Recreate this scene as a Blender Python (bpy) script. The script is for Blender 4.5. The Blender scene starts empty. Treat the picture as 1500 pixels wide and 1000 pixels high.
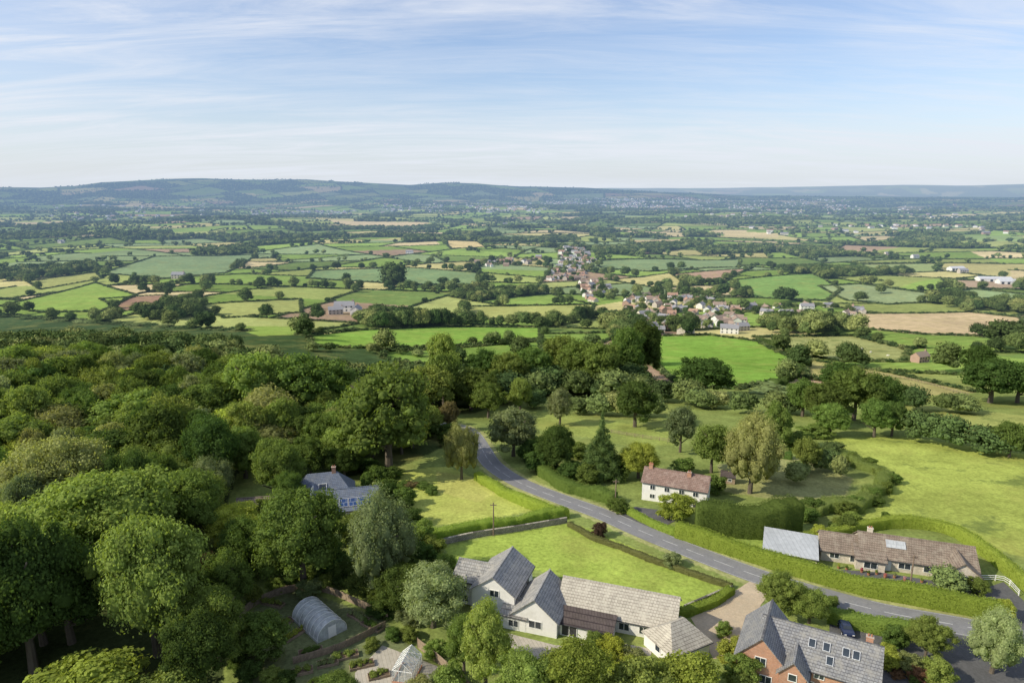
import bpy, bmesh, math, random
import numpy as np
from mathutils import Vector, Matrix
R = np.random.default_rng(7); random.seed(7)
sc = bpy.context.scene
COL = sc.collection
TH = math.atan(.226); CT = math.cos(TH); ST = math.sin(TH); CZ = 70.0

# ------------------------------------------------------------------ terrain
def sm(a, b, x):
    t = np.clip((x-a)/(b-a), 0, 1); return t*t*(3-2*t)
_py = [-500, 85, 140, 210, 280, 400, 500, 700, 1000, 1500, 2500, 5000, 20000]
_pz = [0, 0, -2, -9, -19, -36, -48, -66, -80, -92, -104, -112, -112]
_ty = np.arange(-500, 20000, 10.0)
_k = np.hanning(9); _k /= _k.sum()
_tz = np.convolve(np.pad(np.interp(_ty, _py, _pz), 4, mode='edge'), _k, 'valid')
NU = [-400, 0, 60, 110, 150, 200, 300, 370, 400, 450, 520, 600, 650, 700, 760, 850, 950, 1100, 2000]
ND = [-3, 0, -1, 1, 6, 8, 11, 10, 9, 10, 6.5, 3, 5.5, 5, 1, -1, -6, -12, -13]
FU = [-400, 0, 900, 1050, 1100, 1180, 1250, 1320, 1400, 1500, 2000]
FD = [-2, -2, -2, -2, -1, 0, 1.5, 2.5, 1.5, 3, 3]
def H(x, y):
    x = np.asarray(x, float); y = np.asarray(y, float)
    r = np.hypot(x, y)
    z = np.interp(y, _ty, _tz)
    z = z + 10*sm(-50, -180, x)*sm(130, 240, y)*(1-sm(420, 650, y))
    z = z + sm(300, 800, r)*(4*np.sin(x/170+1)*np.sin(y/210)+2.5*np.sin(x/90+y/140))
    z = z + sm(900, 2500, r)*(9*np.sin(x/620+.7)*np.sin(y/800+1)+6*np.sin(x/330-y/510))
    z = z + sm(3500, 6000, r)*(10*np.sin(x/1100+2)*np.sin(y/900)+8*np.sin(x/500+y/700))
    u = 750+1000*x/(np.maximum(y, 1)*.976)
    n = 6*np.sin(x/310+y/400)+5*np.sin(x/170)
    tn = 70+9.5*np.interp(u, NU, ND)+n*.5
    e = np.where(r < 9500, np.exp(-((r-9500)/1500)**2), np.exp(-((r-9500)/2500)**2))
    z = z*(1-e)+tn*e
    tf = 70+14.5*np.interp(u, FU, FD)+n*.6
    e = np.exp(-((r-14500)/1300)**2)*(r < 14500)+(r >= 14500)
    z = z*(1-e)+tf*e
    return z
def h1(x, y): return float(H(x, y))
_T = np.geomspace(60, 16000, 2600)
def S(u, v):
    """survey: where the sight line of the map position meets the ground"""
    a = (u-750)/1000; b = (500-v)/1000
    X = a*_T; Y = (CT+ST*b)*_T; Z = CZ+(-ST+CT*b)*_T
    d = Z-H(X, Y)
    k = np.argmax(d < 0)
    if k == 0: k = len(_T)-1
    f = d[k-1]/(d[k-1]-d[k]+1e-9); t = _T[k-1]+f*(_T[k]-_T[k-1])
    return np.array([a*t, (CT+ST*b)*t])
def W(pts): return np.array([S(u, v) for u, v in pts])
def depth(x, y): return y*CT+(CZ-h1(x, y))*ST
def htop(x, y, vt):
    k = (500-vt)/1000
    Z = y*(k*CT-ST)/(CT+k*ST)
    return max(Z+CZ-h1(x, y), .8)
def inpoly(x, y, P):
    x = np.asarray(x, float); y = np.asarray(y, float)
    ins = np.zeros(x.shape, bool); n = len(P)
    for i in range(n):
        x1, y1 = P[i]; x2, y2 = P[(i+1) % n]
        if y1 == y2: continue
        c = ((y1 > y) != (y2 > y)) & (x < (x2-x1)*(y-y1)/(y2-y1)+x1)
        ins ^= c
    return ins
def spline(P, step):
    P = np.asarray(P, float); out = []
    Q = np.vstack([2*P[0]-P[1], P, 2*P[-1]-P[-2]])
    for i in range(1, len(Q)-2):
        n = max(2, int(np.linalg.norm(Q[i+1]-Q[i])/step))
        for t in np.arange(n)/n:
            out.append(.5*((2*Q[i])+(-Q[i-1]+Q[i+1])*t+(2*Q[i-1]-5*Q[i]+4*Q[i+1]-Q[i+2])*t*t+(-Q[i-1]+3*Q[i]-3*Q[i+1]+Q[i+2])*t**3))
    out.append(P[-1]); return np.array(out)

# ------------------------------------------------------------------ materials
def newmat(name):
    m = bpy.data.materials.new(name); m.use_nodes = True
    nt = m.node_tree; nt.nodes.clear(); return m, nt
hz = bpy.data.node_groups.new("painted_haze", 'ShaderNodeTree')  # haze painted into the materials as bluish emission, growing with distance from the origin
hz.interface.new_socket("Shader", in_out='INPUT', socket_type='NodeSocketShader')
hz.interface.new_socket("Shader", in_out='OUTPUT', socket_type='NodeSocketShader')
def L(nt, a, b): nt.links.new(a, b)
def nd(nt, t, **k):
    n = nt.nodes.new(t)
    for a, b in k.items(): setattr(n, a, b)
    return n
def mth(nt, op, a, b=None, c=None):
    n = nt.nodes.new('ShaderNodeMath'); n.operation = op
    for i, v in enumerate((a, b, c)):
        if v is None: continue
        if isinstance(v, (int, float)): n.inputs[i].default_value = v
        else: nt.links.new(v, n.inputs[i])
    return n.outputs[0]
def mrange(nt, v, a, b, c, d):
    n = nt.nodes.new('ShaderNodeMapRange')
    nt.links.new(v, n.inputs[0])
    for i, q in enumerate((a, b, c, d)): n.inputs[i+1].default_value = q
    return n.outputs[0]
def mixc(nt, f, a, b, bt='MIX'):
    n = nt.nodes.new('ShaderNodeMix'); n.data_type = 'RGBA'; n.blend_type = bt; n.clamp_factor = True
    for i, v in ((0, f), (6, a), (7, b)):
        if isinstance(v, (int, float)): n.inputs[i].default_value = v
        elif isinstance(v, tuple): n.inputs[i].default_value = (*v[:3], 1)
        else: nt.links.new(v, n.inputs[i])
    return n.outputs[2]
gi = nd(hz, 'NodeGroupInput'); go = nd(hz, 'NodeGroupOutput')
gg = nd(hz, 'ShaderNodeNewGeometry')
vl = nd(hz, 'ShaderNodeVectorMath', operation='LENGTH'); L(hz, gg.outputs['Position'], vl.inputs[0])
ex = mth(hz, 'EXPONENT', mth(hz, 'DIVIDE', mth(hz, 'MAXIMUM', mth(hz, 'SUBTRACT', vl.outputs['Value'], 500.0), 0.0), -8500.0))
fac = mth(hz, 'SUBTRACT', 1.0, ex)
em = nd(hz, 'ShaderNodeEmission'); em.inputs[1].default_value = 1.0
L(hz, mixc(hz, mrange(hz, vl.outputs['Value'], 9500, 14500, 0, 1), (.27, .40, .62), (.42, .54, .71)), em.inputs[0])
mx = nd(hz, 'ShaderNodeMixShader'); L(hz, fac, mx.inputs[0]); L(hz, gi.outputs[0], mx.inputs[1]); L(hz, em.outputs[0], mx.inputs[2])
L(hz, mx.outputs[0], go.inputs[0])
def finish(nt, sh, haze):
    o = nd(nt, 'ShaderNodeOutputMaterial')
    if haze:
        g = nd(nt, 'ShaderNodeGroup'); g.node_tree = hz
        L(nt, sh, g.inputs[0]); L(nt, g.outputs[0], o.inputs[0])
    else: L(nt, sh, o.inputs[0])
def noise(nt, vec, scale, detail=3, rough=.6):
    n = nd(nt, 'ShaderNodeTexNoise'); n.inputs['Scale'].default_value = scale
    n.inputs['Detail'].default_value = detail; n.inputs['Roughness'].default_value = rough
    if vec is not None: L(nt, vec, n.inputs['Vector'])
    return n.outputs[0]
def mat(name, col, rough=.8, var=.25, scale=1.0, bump=0, haze=False, spec=.3, metal=0, brick=None, dirt=None):
    m, nt = newmat(name)
    tc = nd(nt, 'ShaderNodeTexCoord'); v = tc.outputs['Object']
    p = nd(nt, 'ShaderNodeBsdfPrincipled')
    base = (*col, 1)
    c = None
    if brick:
        bw, bh, c2, mortar, ms = brick
        sp = nd(nt, 'ShaderNodeSeparateXYZ'); L(nt, v, sp.inputs[0])
        cb = nd(nt, 'ShaderNodeCombineXYZ')
        L(nt, mth(nt, 'ADD', sp.outputs[0], mth(nt, 'MULTIPLY', sp.outputs[1], .35 if bh > .12 else 1.0)), cb.inputs[0]); L(nt, sp.outputs[2], cb.inputs[1])
        b = nd(nt, 'ShaderNodeTexBrick'); L(nt, cb.outputs[0], b.inputs[0])
        b.inputs['Color1'].default_value = base; b.inputs['Color2'].default_value = (*c2, 1); b.inputs['Mortar'].default_value = (*mortar, 1)
        b.inputs['Scale'].default_value = 1; b.inputs['Mortar Size'].default_value = ms
        b.inputs['Brick Width'].default_value = bw; b.inputs['Row Height'].default_value = bh
        c = b.outputs[0]
    n1 = noise(nt, v, scale, 4, .65)
    n2 = noise(nt, v, scale*.17, 2)
    f = mth(nt, 'MULTIPLY', mrange(nt, n1, .3, .7, 1-var, 1+var), mrange(nt, n2, .3, .7, 1-var*.6, 1+var*.6))
    cc = nd(nt, 'ShaderNodeVectorMath', operation='SCALE')
    if c is not None: L(nt, c, cc.inputs[0])
    else: cc.inputs[0].default_value = col
    L(nt, f, cc.inputs['Scale'])
    outc = cc.outputs[0]
    if dirt:
        outc = mixc(nt, mrange(nt, noise(nt, v, .8, 5, .75), .48, .68, 0, .8), outc, dirt)
    L(nt, outc, p.inputs['Base Color'])
    p.inputs['Roughness'].default_value = rough; p.inputs['Metallic'].default_value = metal
    p.inputs['Specular IOR Level'].default_value = spec
    if bump:
        bn = nd(nt, 'ShaderNodeBump'); bn.inputs['Strength'].default_value = bump; bn.inputs['Distance'].default_value = .05
        L(nt, n1, bn.inputs['Height']); L(nt, bn.outputs[0], p.inputs['Normal'])
    finish(nt, p.outputs[0], haze); return m

def foliage_mat(name, use_obj=True, ramp=None, transl=.34, haze=True):
    m, nt = newmat(name)
    oi = nd(nt, 'ShaderNodeObjectInfo'); ge = nd(nt, 'ShaderNodeNewGeometry')
    rnd = oi.outputs['Random']
    if use_obj: c = oi.outputs['Color']
    else:
        cr = nd(nt, 'ShaderNodeValToRGB'); L(nt, rnd, cr.inputs[0])
        el = cr.color_ramp.elements
        while len(el) < len(ramp): el.new(.5)
        for i, (p_, q) in enumerate(ramp): el[i].position = p_; el[i].color = (*q, 1)
        c = cr.outputs[0]
    hs = nd(nt, 'ShaderNodeHueSaturation')
    r2 = mth(nt, 'FRACT', mth(nt, 'MULTIPLY', rnd, 37.7))
    L(nt, mrange(nt, r2, 0, 1, .480, .510), hs.inputs['Hue']); hs.inputs['Saturation'].default_value = .95
    val = mth(nt, 'MULTIPLY', mrange(nt, rnd, 0, 1, .8, 1.22), mrange(nt, ge.outputs['Random Per Island'], 0, 1, .7, 1.38))
    L(nt, val, hs.inputs['Value']); L(nt, c, hs.inputs['Color'])
    d = nd(nt, 'ShaderNodeBsdfDiffuse'); L(nt, hs.outputs[0], d.inputs['Color'])
    sh = d.outputs[0]
    if transl > 0:
        t = nd(nt, 'ShaderNodeBsdfTranslucent')
        yl = mixc(nt, 1.0, hs.outputs[0], (1.0, 1.0, .45), 'MULTIPLY')
        sc2 = nd(nt, 'ShaderNodeVectorMath', operation='SCALE'); L(nt, yl, sc2.inputs[0]); sc2.inputs['Scale'].default_value = 1.9
        L(nt, sc2.outputs[0], t.inputs[0])
        ms = nd(nt, 'ShaderNodeMixShader'); ms.inputs[0].default_value = transl
        L(nt, sh, ms.inputs[1]); L(nt, t.outputs[0], ms.inputs[2]); sh = ms.outputs[0]
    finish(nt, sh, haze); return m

M_leaf = foliage_mat("leaf")
M_leaffar = foliage_mat("leaf_far", False, [(0, (.055, .092, .03)), (.4, (.08, .125, .036)), (.8, (.125, .17, .05)), (1, (.19, .22, .07))], 0)
M_leafhedge = foliage_mat("leaf_field_hedge", False, [(0, (.045, .08, .03)), (.6, (.075, .115, .038)), (1, (.14, .17, .06))], 0)
M_bark = mat("bark", (.12, .10, .075), .9, .35, 3)
M_slate = mat("slate_roof", (.19, .195, .205), .6, .2, 2, .3, brick=(.45, .28, (.25, .25, .25), (.08, .08, .085), .03), dirt=(.27, .26, .23))
M_wslate = mat("weathered_slate_roof", (.33, .325, .31), .7, .2, 2, .3, brick=(.45, .3, (.26, .26, .25), (.14, .135, .13), .035), dirt=(.40, .38, .33))
M_bslate = mat("blue_slate_roof", (.13, .16, .215), .55, .2, 2, .3, brick=(.45, .28, (.165, .195, .245), (.07, .08, .11), .03), dirt=(.18, .19, .21))
M_lslate = mat("pale_tile_roof", (.46, .43, .36), .75, .15, 2, .3, brick=(.5, .3, (.39, .36, .30), (.2, .18, .15), .03), dirt=(.49, .46, .38))
M_brown = mat("brown_tile_roof", (.255, .20, .155), .85, .2, 2, .3, brick=(.42, .26, (.21, .165, .13), (.1, .08, .06), .03), dirt=(.31, .27, .21))
M_pbrown = mat("pinkish_brown_tile_roof", (.27, .18, .145), .85, .2, 2, .3, brick=(.42, .26, (.21, .14, .115), (.1, .07, .055), .03), dirt=(.31, .24, .2))
M_dbrown = mat("dark_brown_roof", (.10, .08, .075), .85, .2, 2, .3, brick=(.5, .3, (.085, .068, .06), (.04, .03, .03), .03))
M_white = mat("white_render", (.75, .74, .71), .8, .05, 1.5, .1, dirt=(.64, .63, .59))
M_cream = mat("cream_render", (.6, .54, .44), .8, .08, 1.5, .1)
M_stone = mat("stone_block", (.54, .48, .39), .85, .2, 2, .3, brick=(.5, .11, (.62, .55, .45), (.45, .41, .35), .02))
M_brick = mat("red_brick", (.44, .18, .085), .85, .15, 2, .2, brick=(.23, .075, (.36, .145, .07), (.4, .34, .28), .012))
M_glass = mat("window_glass", (.03, .04, .05), .08, .3, .6, 0, spec=.8)
M_frame = mat("white_frame", (.75, .75, .72), .5, .03)
M_dframe = mat("dark_frame", (.05, .05, .055), .5, .05)
M_solar = mat("solar_cell", (.015, .045, .14), .15, .1, 1, 0, spec=.8, brick=(1.0, 1.6, (.02, .055, .17), (.3, .34, .4), .04))
M_asph = mat("asphalt", (.20, .20, .205), .9, .12, 3, .15, dirt=(.24, .235, .225))
M_dasph = mat("dark_asphalt", (.10, .10, .10), .9, .2, 3, .15)
M_paint = mat("road_paint", (.55, .55, .53), .7, .3, 4)
M_gravel = mat("gravel", (.46, .37, .255), .95, .15, 4, .3, dirt=(.39, .33, .24))
M_pave = mat("paving", (.45, .41, .34), .9, .12, 2, .2, brick=(.6, .6, (.39, .36, .30), (.28, .25, .2), .03))
M_wood = mat("weathered_wood", (.26, .20, .14), .85, .3, 3, .2)
M_pole = mat("pole_wood", (.2, .15, .11), .9, .3, 2)
M_soil = mat("soil", (.12, .085, .055), .95, .3, 3, .3)
M_drystone = mat("dry_stone", (.40, .37, .30), .9, .35, 3, .5, brick=(.4, .18, (.30, .27, .22), (.1, .09, .08), .03))
M_clay = mat("terracotta", (.36, .16, .09), .8, .2, 3)
M_metal = mat("grey_metal", (.5, .51, .52), .45, .15, 2, 0, metal=.2)
M_tin = mat("pale_sheet_roof", (.42, .44, .45), .6, .12, 1.5, .1, brick=(.9, 9, (.38, .40, .41), (.28, .30, .31), .04))
M_rubber = mat("tyre_rubber", (.02, .02, .02), .8, .1)
M_carp = mat("car_paint_dark_blue", (.015, .025, .07), .25, .05, 1, 0, spec=.7)

def ground_mat():
    m, nt = newmat("ground_fields")
    at = nd(nt, 'ShaderNodeAttribute'); at.attribute_name = 'Col'
    cr = nd(nt, 'ShaderNodeAttribute'); cr.attribute_name = 'crop'
    ru = nd(nt, 'ShaderNodeAttribute'); ru.attribute_name = 'rough'
    ge = nd(nt, 'ShaderNodeNewGeometry'); P = ge.outputs['Position']
    n1 = noise(nt, P, .012, 3); n2 = noise(nt, P, .12, 4, .65); n3 = noise(nt, P, 1.3, 4, .7)
    f = mth(nt, 'MULTIPLY', mth(nt, 'MULTIPLY', mrange(nt, n1, .3, .7, .86, 1.14), mrange(nt, n2, .3, .7, .78, 1.22)), mrange(nt, n3, .3, .7, .7, 1.3))
    mp = nd(nt, 'ShaderNodeMapping'); mp.inputs['Rotation'].default_value = (0, 0, math.radians(62)); L(nt, P, mp.inputs[0])
    wv = nd(nt, 'ShaderNodeTexWave'); wv.inputs['Scale'].default_value = .026; wv.inputs['Distortion'].default_value = .4; L(nt, mp.outputs[0], wv.inputs[0])
    st = mrange(nt, wv.outputs[1], 0, .35, .70, 1.0)
    stm = mth(nt, 'ADD', mth(nt, 'MULTIPLY', cr.outputs['Fac'], mth(nt, 'SUBTRACT', st, 1.0)), 1.0)
    s = nd(nt, 'ShaderNodeVectorMath', operation='SCALE'); L(nt, at.outputs['Color'], s.inputs[0]); L(nt, mth(nt, 'MULTIPLY', f, stm), s.inputs['Scale'])
    pn = noise(nt, P, .045, 6, .7)
    dry = mixc(nt, mrange(nt, pn, .5, .72, 0, .42), s.outputs[0], (.36, .33, .10))
    rp = mth(nt, 'MULTIPLY', ru.outputs['Fac'], mrange(nt, noise(nt, P, .07, 7, .72), .54, .62, 0, .7))
    dry = mixc(nt, rp, dry, (.11, .15, .045))
    p = nd(nt, 'ShaderNodeBsdfDiffuse'); L(nt, dry, p.inputs['Color'])
    b = nd(nt, 'ShaderNodeBump'); b.inputs['Strength'].default_value = .5; b.inputs['Distance'].default_value = .25
    L(nt, n3, b.inputs['Height']); L(nt, b.outputs[0], p.inputs['Normal'])
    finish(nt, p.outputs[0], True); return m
M_ground = ground_mat()

# ------------------------------------------------------------------ mesh helpers
def mesh_np(name, V, groups, mats=()):
    me = bpy.data.meshes.new(name)
    V = np.asarray(V, np.float32)
    me.vertices.add(len(V)); me.vertices.foreach_set('co', V.ravel())
    loops = np.concatenate([g[0].ravel() for g in groups]).astype(np.int32)
    tot = np.concatenate([np.full(len(g[0]), g[0].shape[1]) for g in groups])
    mi = np.concatenate([np.full(len(g[0]), g[1]) for g in groups]).astype(np.int32)
    st = np.concatenate([[0], np.cumsum(tot)[:-1]]).astype(np.int32)
    me.loops.add(len(loops)); me.loops.foreach_set('vertex_index', loops)
    me.polygons.add(len(st)); me.polygons.foreach_set('loop_start', st)
    me.polygons.foreach_set('material_index', mi)
    for m in mats: me.materials.append(m)
    me.update(calc_edges=True)
    return me
def mesh_py(name, V, F, mats=(), mi=None):
    me = bpy.data.meshes.new(name); me.from_pydata([tuple(map(float, v)) for v in V], [], F)
    for m in mats: me.materials.append(m)
    if mi is not None:
        for p, i in zip(me.polygons, mi): p.material_index = i
    me.update(); return me
def obj(name, me, loc=(0, 0, 0), rz=0, parent=None, scale=None):
    o = bpy.data.objects.new(name, me); COL.objects.link(o)
    o.location = loc; o.rotation_euler = (0, 0, rz)
    if scale is not None: o.scale = scale
    if parent: o.parent = parent
    return o
def top(o, label, cat, group=None, stuff=False):
    o['label'] = label; o['category'] = cat
    if group: o['group'] = group
    if stuff: o['kind'] = 'stuff'
    return o
class MB:
    def __init__(s): s.V = []; s.F = []; s.M = []
    def box(s, x0, x1, y0, y1, z0, z1, m=0, T=None):
        b = len(s.V)
        vs = [Vector((x, y, z)) for z in (z0, z1) for x, y in ((x0, y0), (x1, y0), (x1, y1), (x0, y1))]
        if T: vs = [T @ v for v in vs]
        s.V += vs
        for f in ((0, 3, 2, 1), (4, 5, 6, 7), (0, 1, 5, 4), (1, 2, 6, 5), (2, 3, 7, 6), (3, 0, 4, 7)):
            s.F.append(tuple(b+i for i in f)); s.M.append(m)
    def tube(s, p, q, r0, r1, n=6, m=0):
        p = Vector(p); q = Vector(q); d = (q-p).normalized()
        a = d.cross(Vector((0, 0, 1)) if abs(d.z) < .9 else Vector((1, 0, 0))).normalized(); c = d.cross(a)
        b = len(s.V)
        for o_, r in ((p, r0), (q, r1)):
            for i in range(n):
                t = 2*math.pi*i/n; s.V.append(o_+a*math.cos(t)*r+c*math.sin(t)*r)
        for i in range(n):
            j = (i+1) % n; s.F.append((b+i, b+j, b+n+j, b+n+i)); s.M.append(m)
        s.F.append(tuple(b+i for i in range(n))[::-1]); s.M.append(m)
        s.F.append(tuple(b+n+i for i in range(n))); s.M.append(m)
    def poly(s, vs, m=0):
        b = len(s.V); s.V += [Vector(v) for v in vs]; s.F.append(tuple(range(b, b+len(vs)))); s.M.append(m)
    def mesh(s, name, mats): return mesh_py(name, s.V, s.F, mats, s.M)
def ico(sub):
    bm = bmesh.new(); bmesh.ops.create_icosphere(bm, subdivisions=sub, radius=1)
    V = np.array([v.co[:] for v in bm.verts]); F = np.array([[v.index for v in f.verts] for f in bm.faces]); bm.free(); return V, F
ICO1 = ico(1); ICO2 = ico(2)

def leafy(name, C, Rad, nleaf, size, seed, mats, coresub=1, corek=.8, flat=.7, fea=.62):
    rng = np.random.default_rng(seed)
    C = np.asarray(C, float); Rad = np.asarray(Rad, float)
    IV, IF = ICO2 if coresub == 2 else ICO1
    Vs = []; Fs = []; b = 0
    for c, r in zip(C, Rad):
        v = IV*(1+rng.uniform(-.25, .16, (len(IV), 1)))*r*corek+c
        Vs.append(v); Fs.append(IF+b); b += len(v)
    core = np.concatenate(Fs)
    pr = Rad.max(1)**2; pr /= pr.sum()
    k = rng.choice(len(C), int(nleaf*1.7), p=pr)
    d = rng.normal(size=(len(k), 3)); d /= np.linalg.norm(d, axis=1)[:, None]
    d[:, 2] = np.where(d[:, 2] < -.3, -d[:, 2], d[:, 2])
    P = C[k]+d*Rad[k]*(.82+fea*rng.uniform(0, 1, (len(k), 1))**1.7)
    keep = np.ones(len(k), bool)
    for j in range(len(C)):
        q = (((P-C[j])/Rad[j])**2).sum(1)
        keep &= ~((q < .7) & (k != j))
    P = P[keep][:nleaf]; d = d[keep][:nleaf]
    n = d+rng.normal(size=d.shape)*.45; n /= np.linalg.norm(n, axis=1)[:, None]
    a = np.cross(n, rng.normal(size=n.shape)); a /= np.linalg.norm(a, axis=1)[:, None]
    c2 = np.cross(n, a)
    s = size*rng.uniform(.5, 1.35, (len(P), 1))*.5
    q = np.stack([P-a*s, P-c2*s*flat+n*s*.2, P+a*s, P+c2*s*flat-n*s*.1], 1)
    Vs.append(q.reshape(-1, 3)); F2 = b+np.arange(len(P)*4).reshape(-1, 4)
    return mesh_np(name, np.concatenate(Vs), [(core, 0), (F2, 0)], mats)

def clumps(kind, seed, n):
    rng = np.random.default_rng(seed+100)
    C = []; Rd = []
    if kind in ('oak', 'tall', 'bush', 'willow'):
        zc, zr = {'oak': (.58, .42), 'tall': (.57, .43), 'bush': (.45, .52), 'willow': (.55, .44)}[kind]
        hw = .5
        g = math.pi*(3-5**.5)
        ax = rng.uniform(.82, 1.08, 2)
        lob = rng.uniform(0, 6.28, 3)
        while len(C) < n:
            z = 1-1.75*(len(C)+.5)/n; a = g*len(C)+rng.uniform(-.6, .6)
            rr = math.sqrt(max(0, 1-z*z))
            rs = rng.uniform(.13, .34)*(.8 if n > 40 else 1.15)
            lo = 1+.18*math.sin(2*a+lob[0])+.14*math.sin(3*a+lob[1]+z*3)+.06*math.sin(5*a+lob[2])
            k = rng.uniform(.68, 1.12)*lo
            taper = 1.0
            if kind == 'tall': taper = 1-.25*max(z, 0)
            c = [rr*math.cos(a)*ax[0]*k*(hw-.1)*taper, rr*math.sin(a)*ax[1]*k*(hw-.1)*taper, zc+z*(zr-.09)*(k*.5+.5)]
            C.append(c); q = rs*.52
            Rd.append([q, q, q*(.75 if kind != 'willow' else 1.35)])
        for j in range(max(5, n//7)):
            C.append([rng.uniform(-.2, .2), rng.uniform(-.2, .2), zc+rng.uniform(-.2, .2)*zr*2]); Rd.append([.18, .18, .16])
    elif kind == 'conifer':
        for li in range(13):
            t = li/12; rad = .40*(1-t)**.9+.01; m = max(1, int(9*(1-t)))
            for j in range(m):
                a = 6.283*j/m+li*.7+rng.uniform(-.3, .3); k = rng.uniform(.8, 1.15)
                C.append([rad*k*math.cos(a), rad*k*math.sin(a), .1+.86*t-.03*k]); q = .11*(1-t)+.035
                Rd.append([q, q, q*.5])
            C.append([0, 0, .1+.84*t]); q = .25*(1-t)+.03; Rd.append([q, q, .07])
    return np.array(C), np.array(Rd)
def trunk_mesh(seed, kind):
    rng = random.Random(seed); b = MB()
    z1 = .55; r0 = .035
    b.tube((0, 0, -.06), (.01, 0, .18), r0*1.3, r0, 8); b.tube((.01, 0, .18), (0, .01, z1), r0, r0*.55, 8)
    b.tube((0, .01, z1), (0, 0, .9), r0*.55, .006, 6)
    if kind != 'conifer':
        for i in range(8):
            a = i*.8+rng.random(); z = rng.uniform(.18, .6); l = rng.uniform(.2, .36)
            p = (0, 0, z); q = (l*math.cos(a), l*math.sin(a), z+rng.uniform(.12, .25))
            b.tube(p, q, .016, .006, 5)
    return b.mesh("trunk", [M_bark])
CR = {}
for kind, nv in (('oak', 6), ('tall', 3), ('willow', 2), ('conifer', 1), ('bush', 3)):
    for s in range(nv):
        C, Rd = clumps(kind, s*11+len(kind), 84 if kind != 'bush' else 45)
        wl = kind == 'willow'
        CR[kind, 0, s] = leafy(f"crown_{kind}", C, Rd, 17000 if kind != 'bush' else 8000, .025 if kind != 'bush' else .043, s+1, [M_leaf], 1, flat=.5 if wl else .7)
        CR[kind, 1, s] = leafy(f"crown_{kind}", C, Rd, 6500, .036 if kind != 'bush' else .055, s+21, [M_leaf], 1)
NVAR = {'oak': 6, 'tall': 3, 'willow': 2, 'conifer': 1, 'bush': 3}
TR = {k: [trunk_mesh(i, k) for i in range(2)] for k in NVAR}
def far_mesh(kind, s, n, nl, sz, m):
    C, Rd = clumps(kind, 50+s, n)
    return leafy("tree_small", C, Rd*1.35, nl, sz, s, [m], 1)
FAR_MID = [far_mesh(k, i, 34, 1600, .075, M_leaffar) for i, k in enumerate(('oak', 'oak', 'tall', 'oak'))]
FAR_LOW = [far_mesh(k, i, 11, 120, .17, M_leaffar) for i, k in enumerate(('oak', 'bush', 'oak'))]
FAR_HEDGE = [far_mesh('bush', i+3, 10, 200, .16, M_leafhedge) for i in range(3)]

# ------------------------------------------------------------------ tints
T_dark = (.07, .118, .027); T_mid = (.105, .162, .034); T_light = (.175, .235, .05); T_lime = (.265, .32, .048)
T_yel = (.32, .36, .04); T_grey = (.19, .235, .10); T_brown = (.17, .14, .06); T_purple = (.085, .055, .04); T_olive = (.215, .235, .08); T_fresh = (.14, .205, .042)

trees = []; shrubs = []
def tpx(u, vb, vt, wp, kind='oak', tint=T_mid, tag=None):
    x, y = S(u, vb); w = wp*depth(x, y)/1000; h = htop(x, y, vt)
    (shrubs if kind == 'bush' else trees).append([x, y, w, h, kind, tint, tag or ('garden' if kind == 'bush' else 'beside the gardens')])

# ------------------------------------------------------------------ layout
ROADPX = [(1600, 962), (1480, 931), (1400, 915), (1300, 897), (1200, 871), (1100, 840), (1000, 802), (940, 778), (880, 752), (820, 730), (760, 706), (722, 681), (706, 658), (694, 639), (683, 629), (655, 622), (600, 621)]
RP = spline(W(ROADPX), 1.5)
wood_left = W([(-260, 530), (0, 512), (200, 508), (330, 520), (430, 552), (500, 600), (460, 680), (350, 690), (325, 760), (300, 800), (330, 880), (330, 960), (320, 1060), (-300, 1060)])
wood_cen = W([(480, 600), (560, 612), (645, 622), (648, 655), (600, 678), (560, 690), (500, 700), (440, 700), (455, 660)])
wood_mid = W([(430, 552), (560, 556), (640, 556), (700, 558), (800, 552), (880, 548), (955, 552), (965, 590), (900, 585), (800, 580), (740, 592), (690, 606), (640, 606), (560, 620), (470, 610)])
glade = W([(335, 600), (400, 598), (420, 622), (350, 630)])
paddock = W([(780, 600), (900, 618), (985, 625), (1000, 650), (930, 655), (860, 640), (790, 630)])
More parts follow.
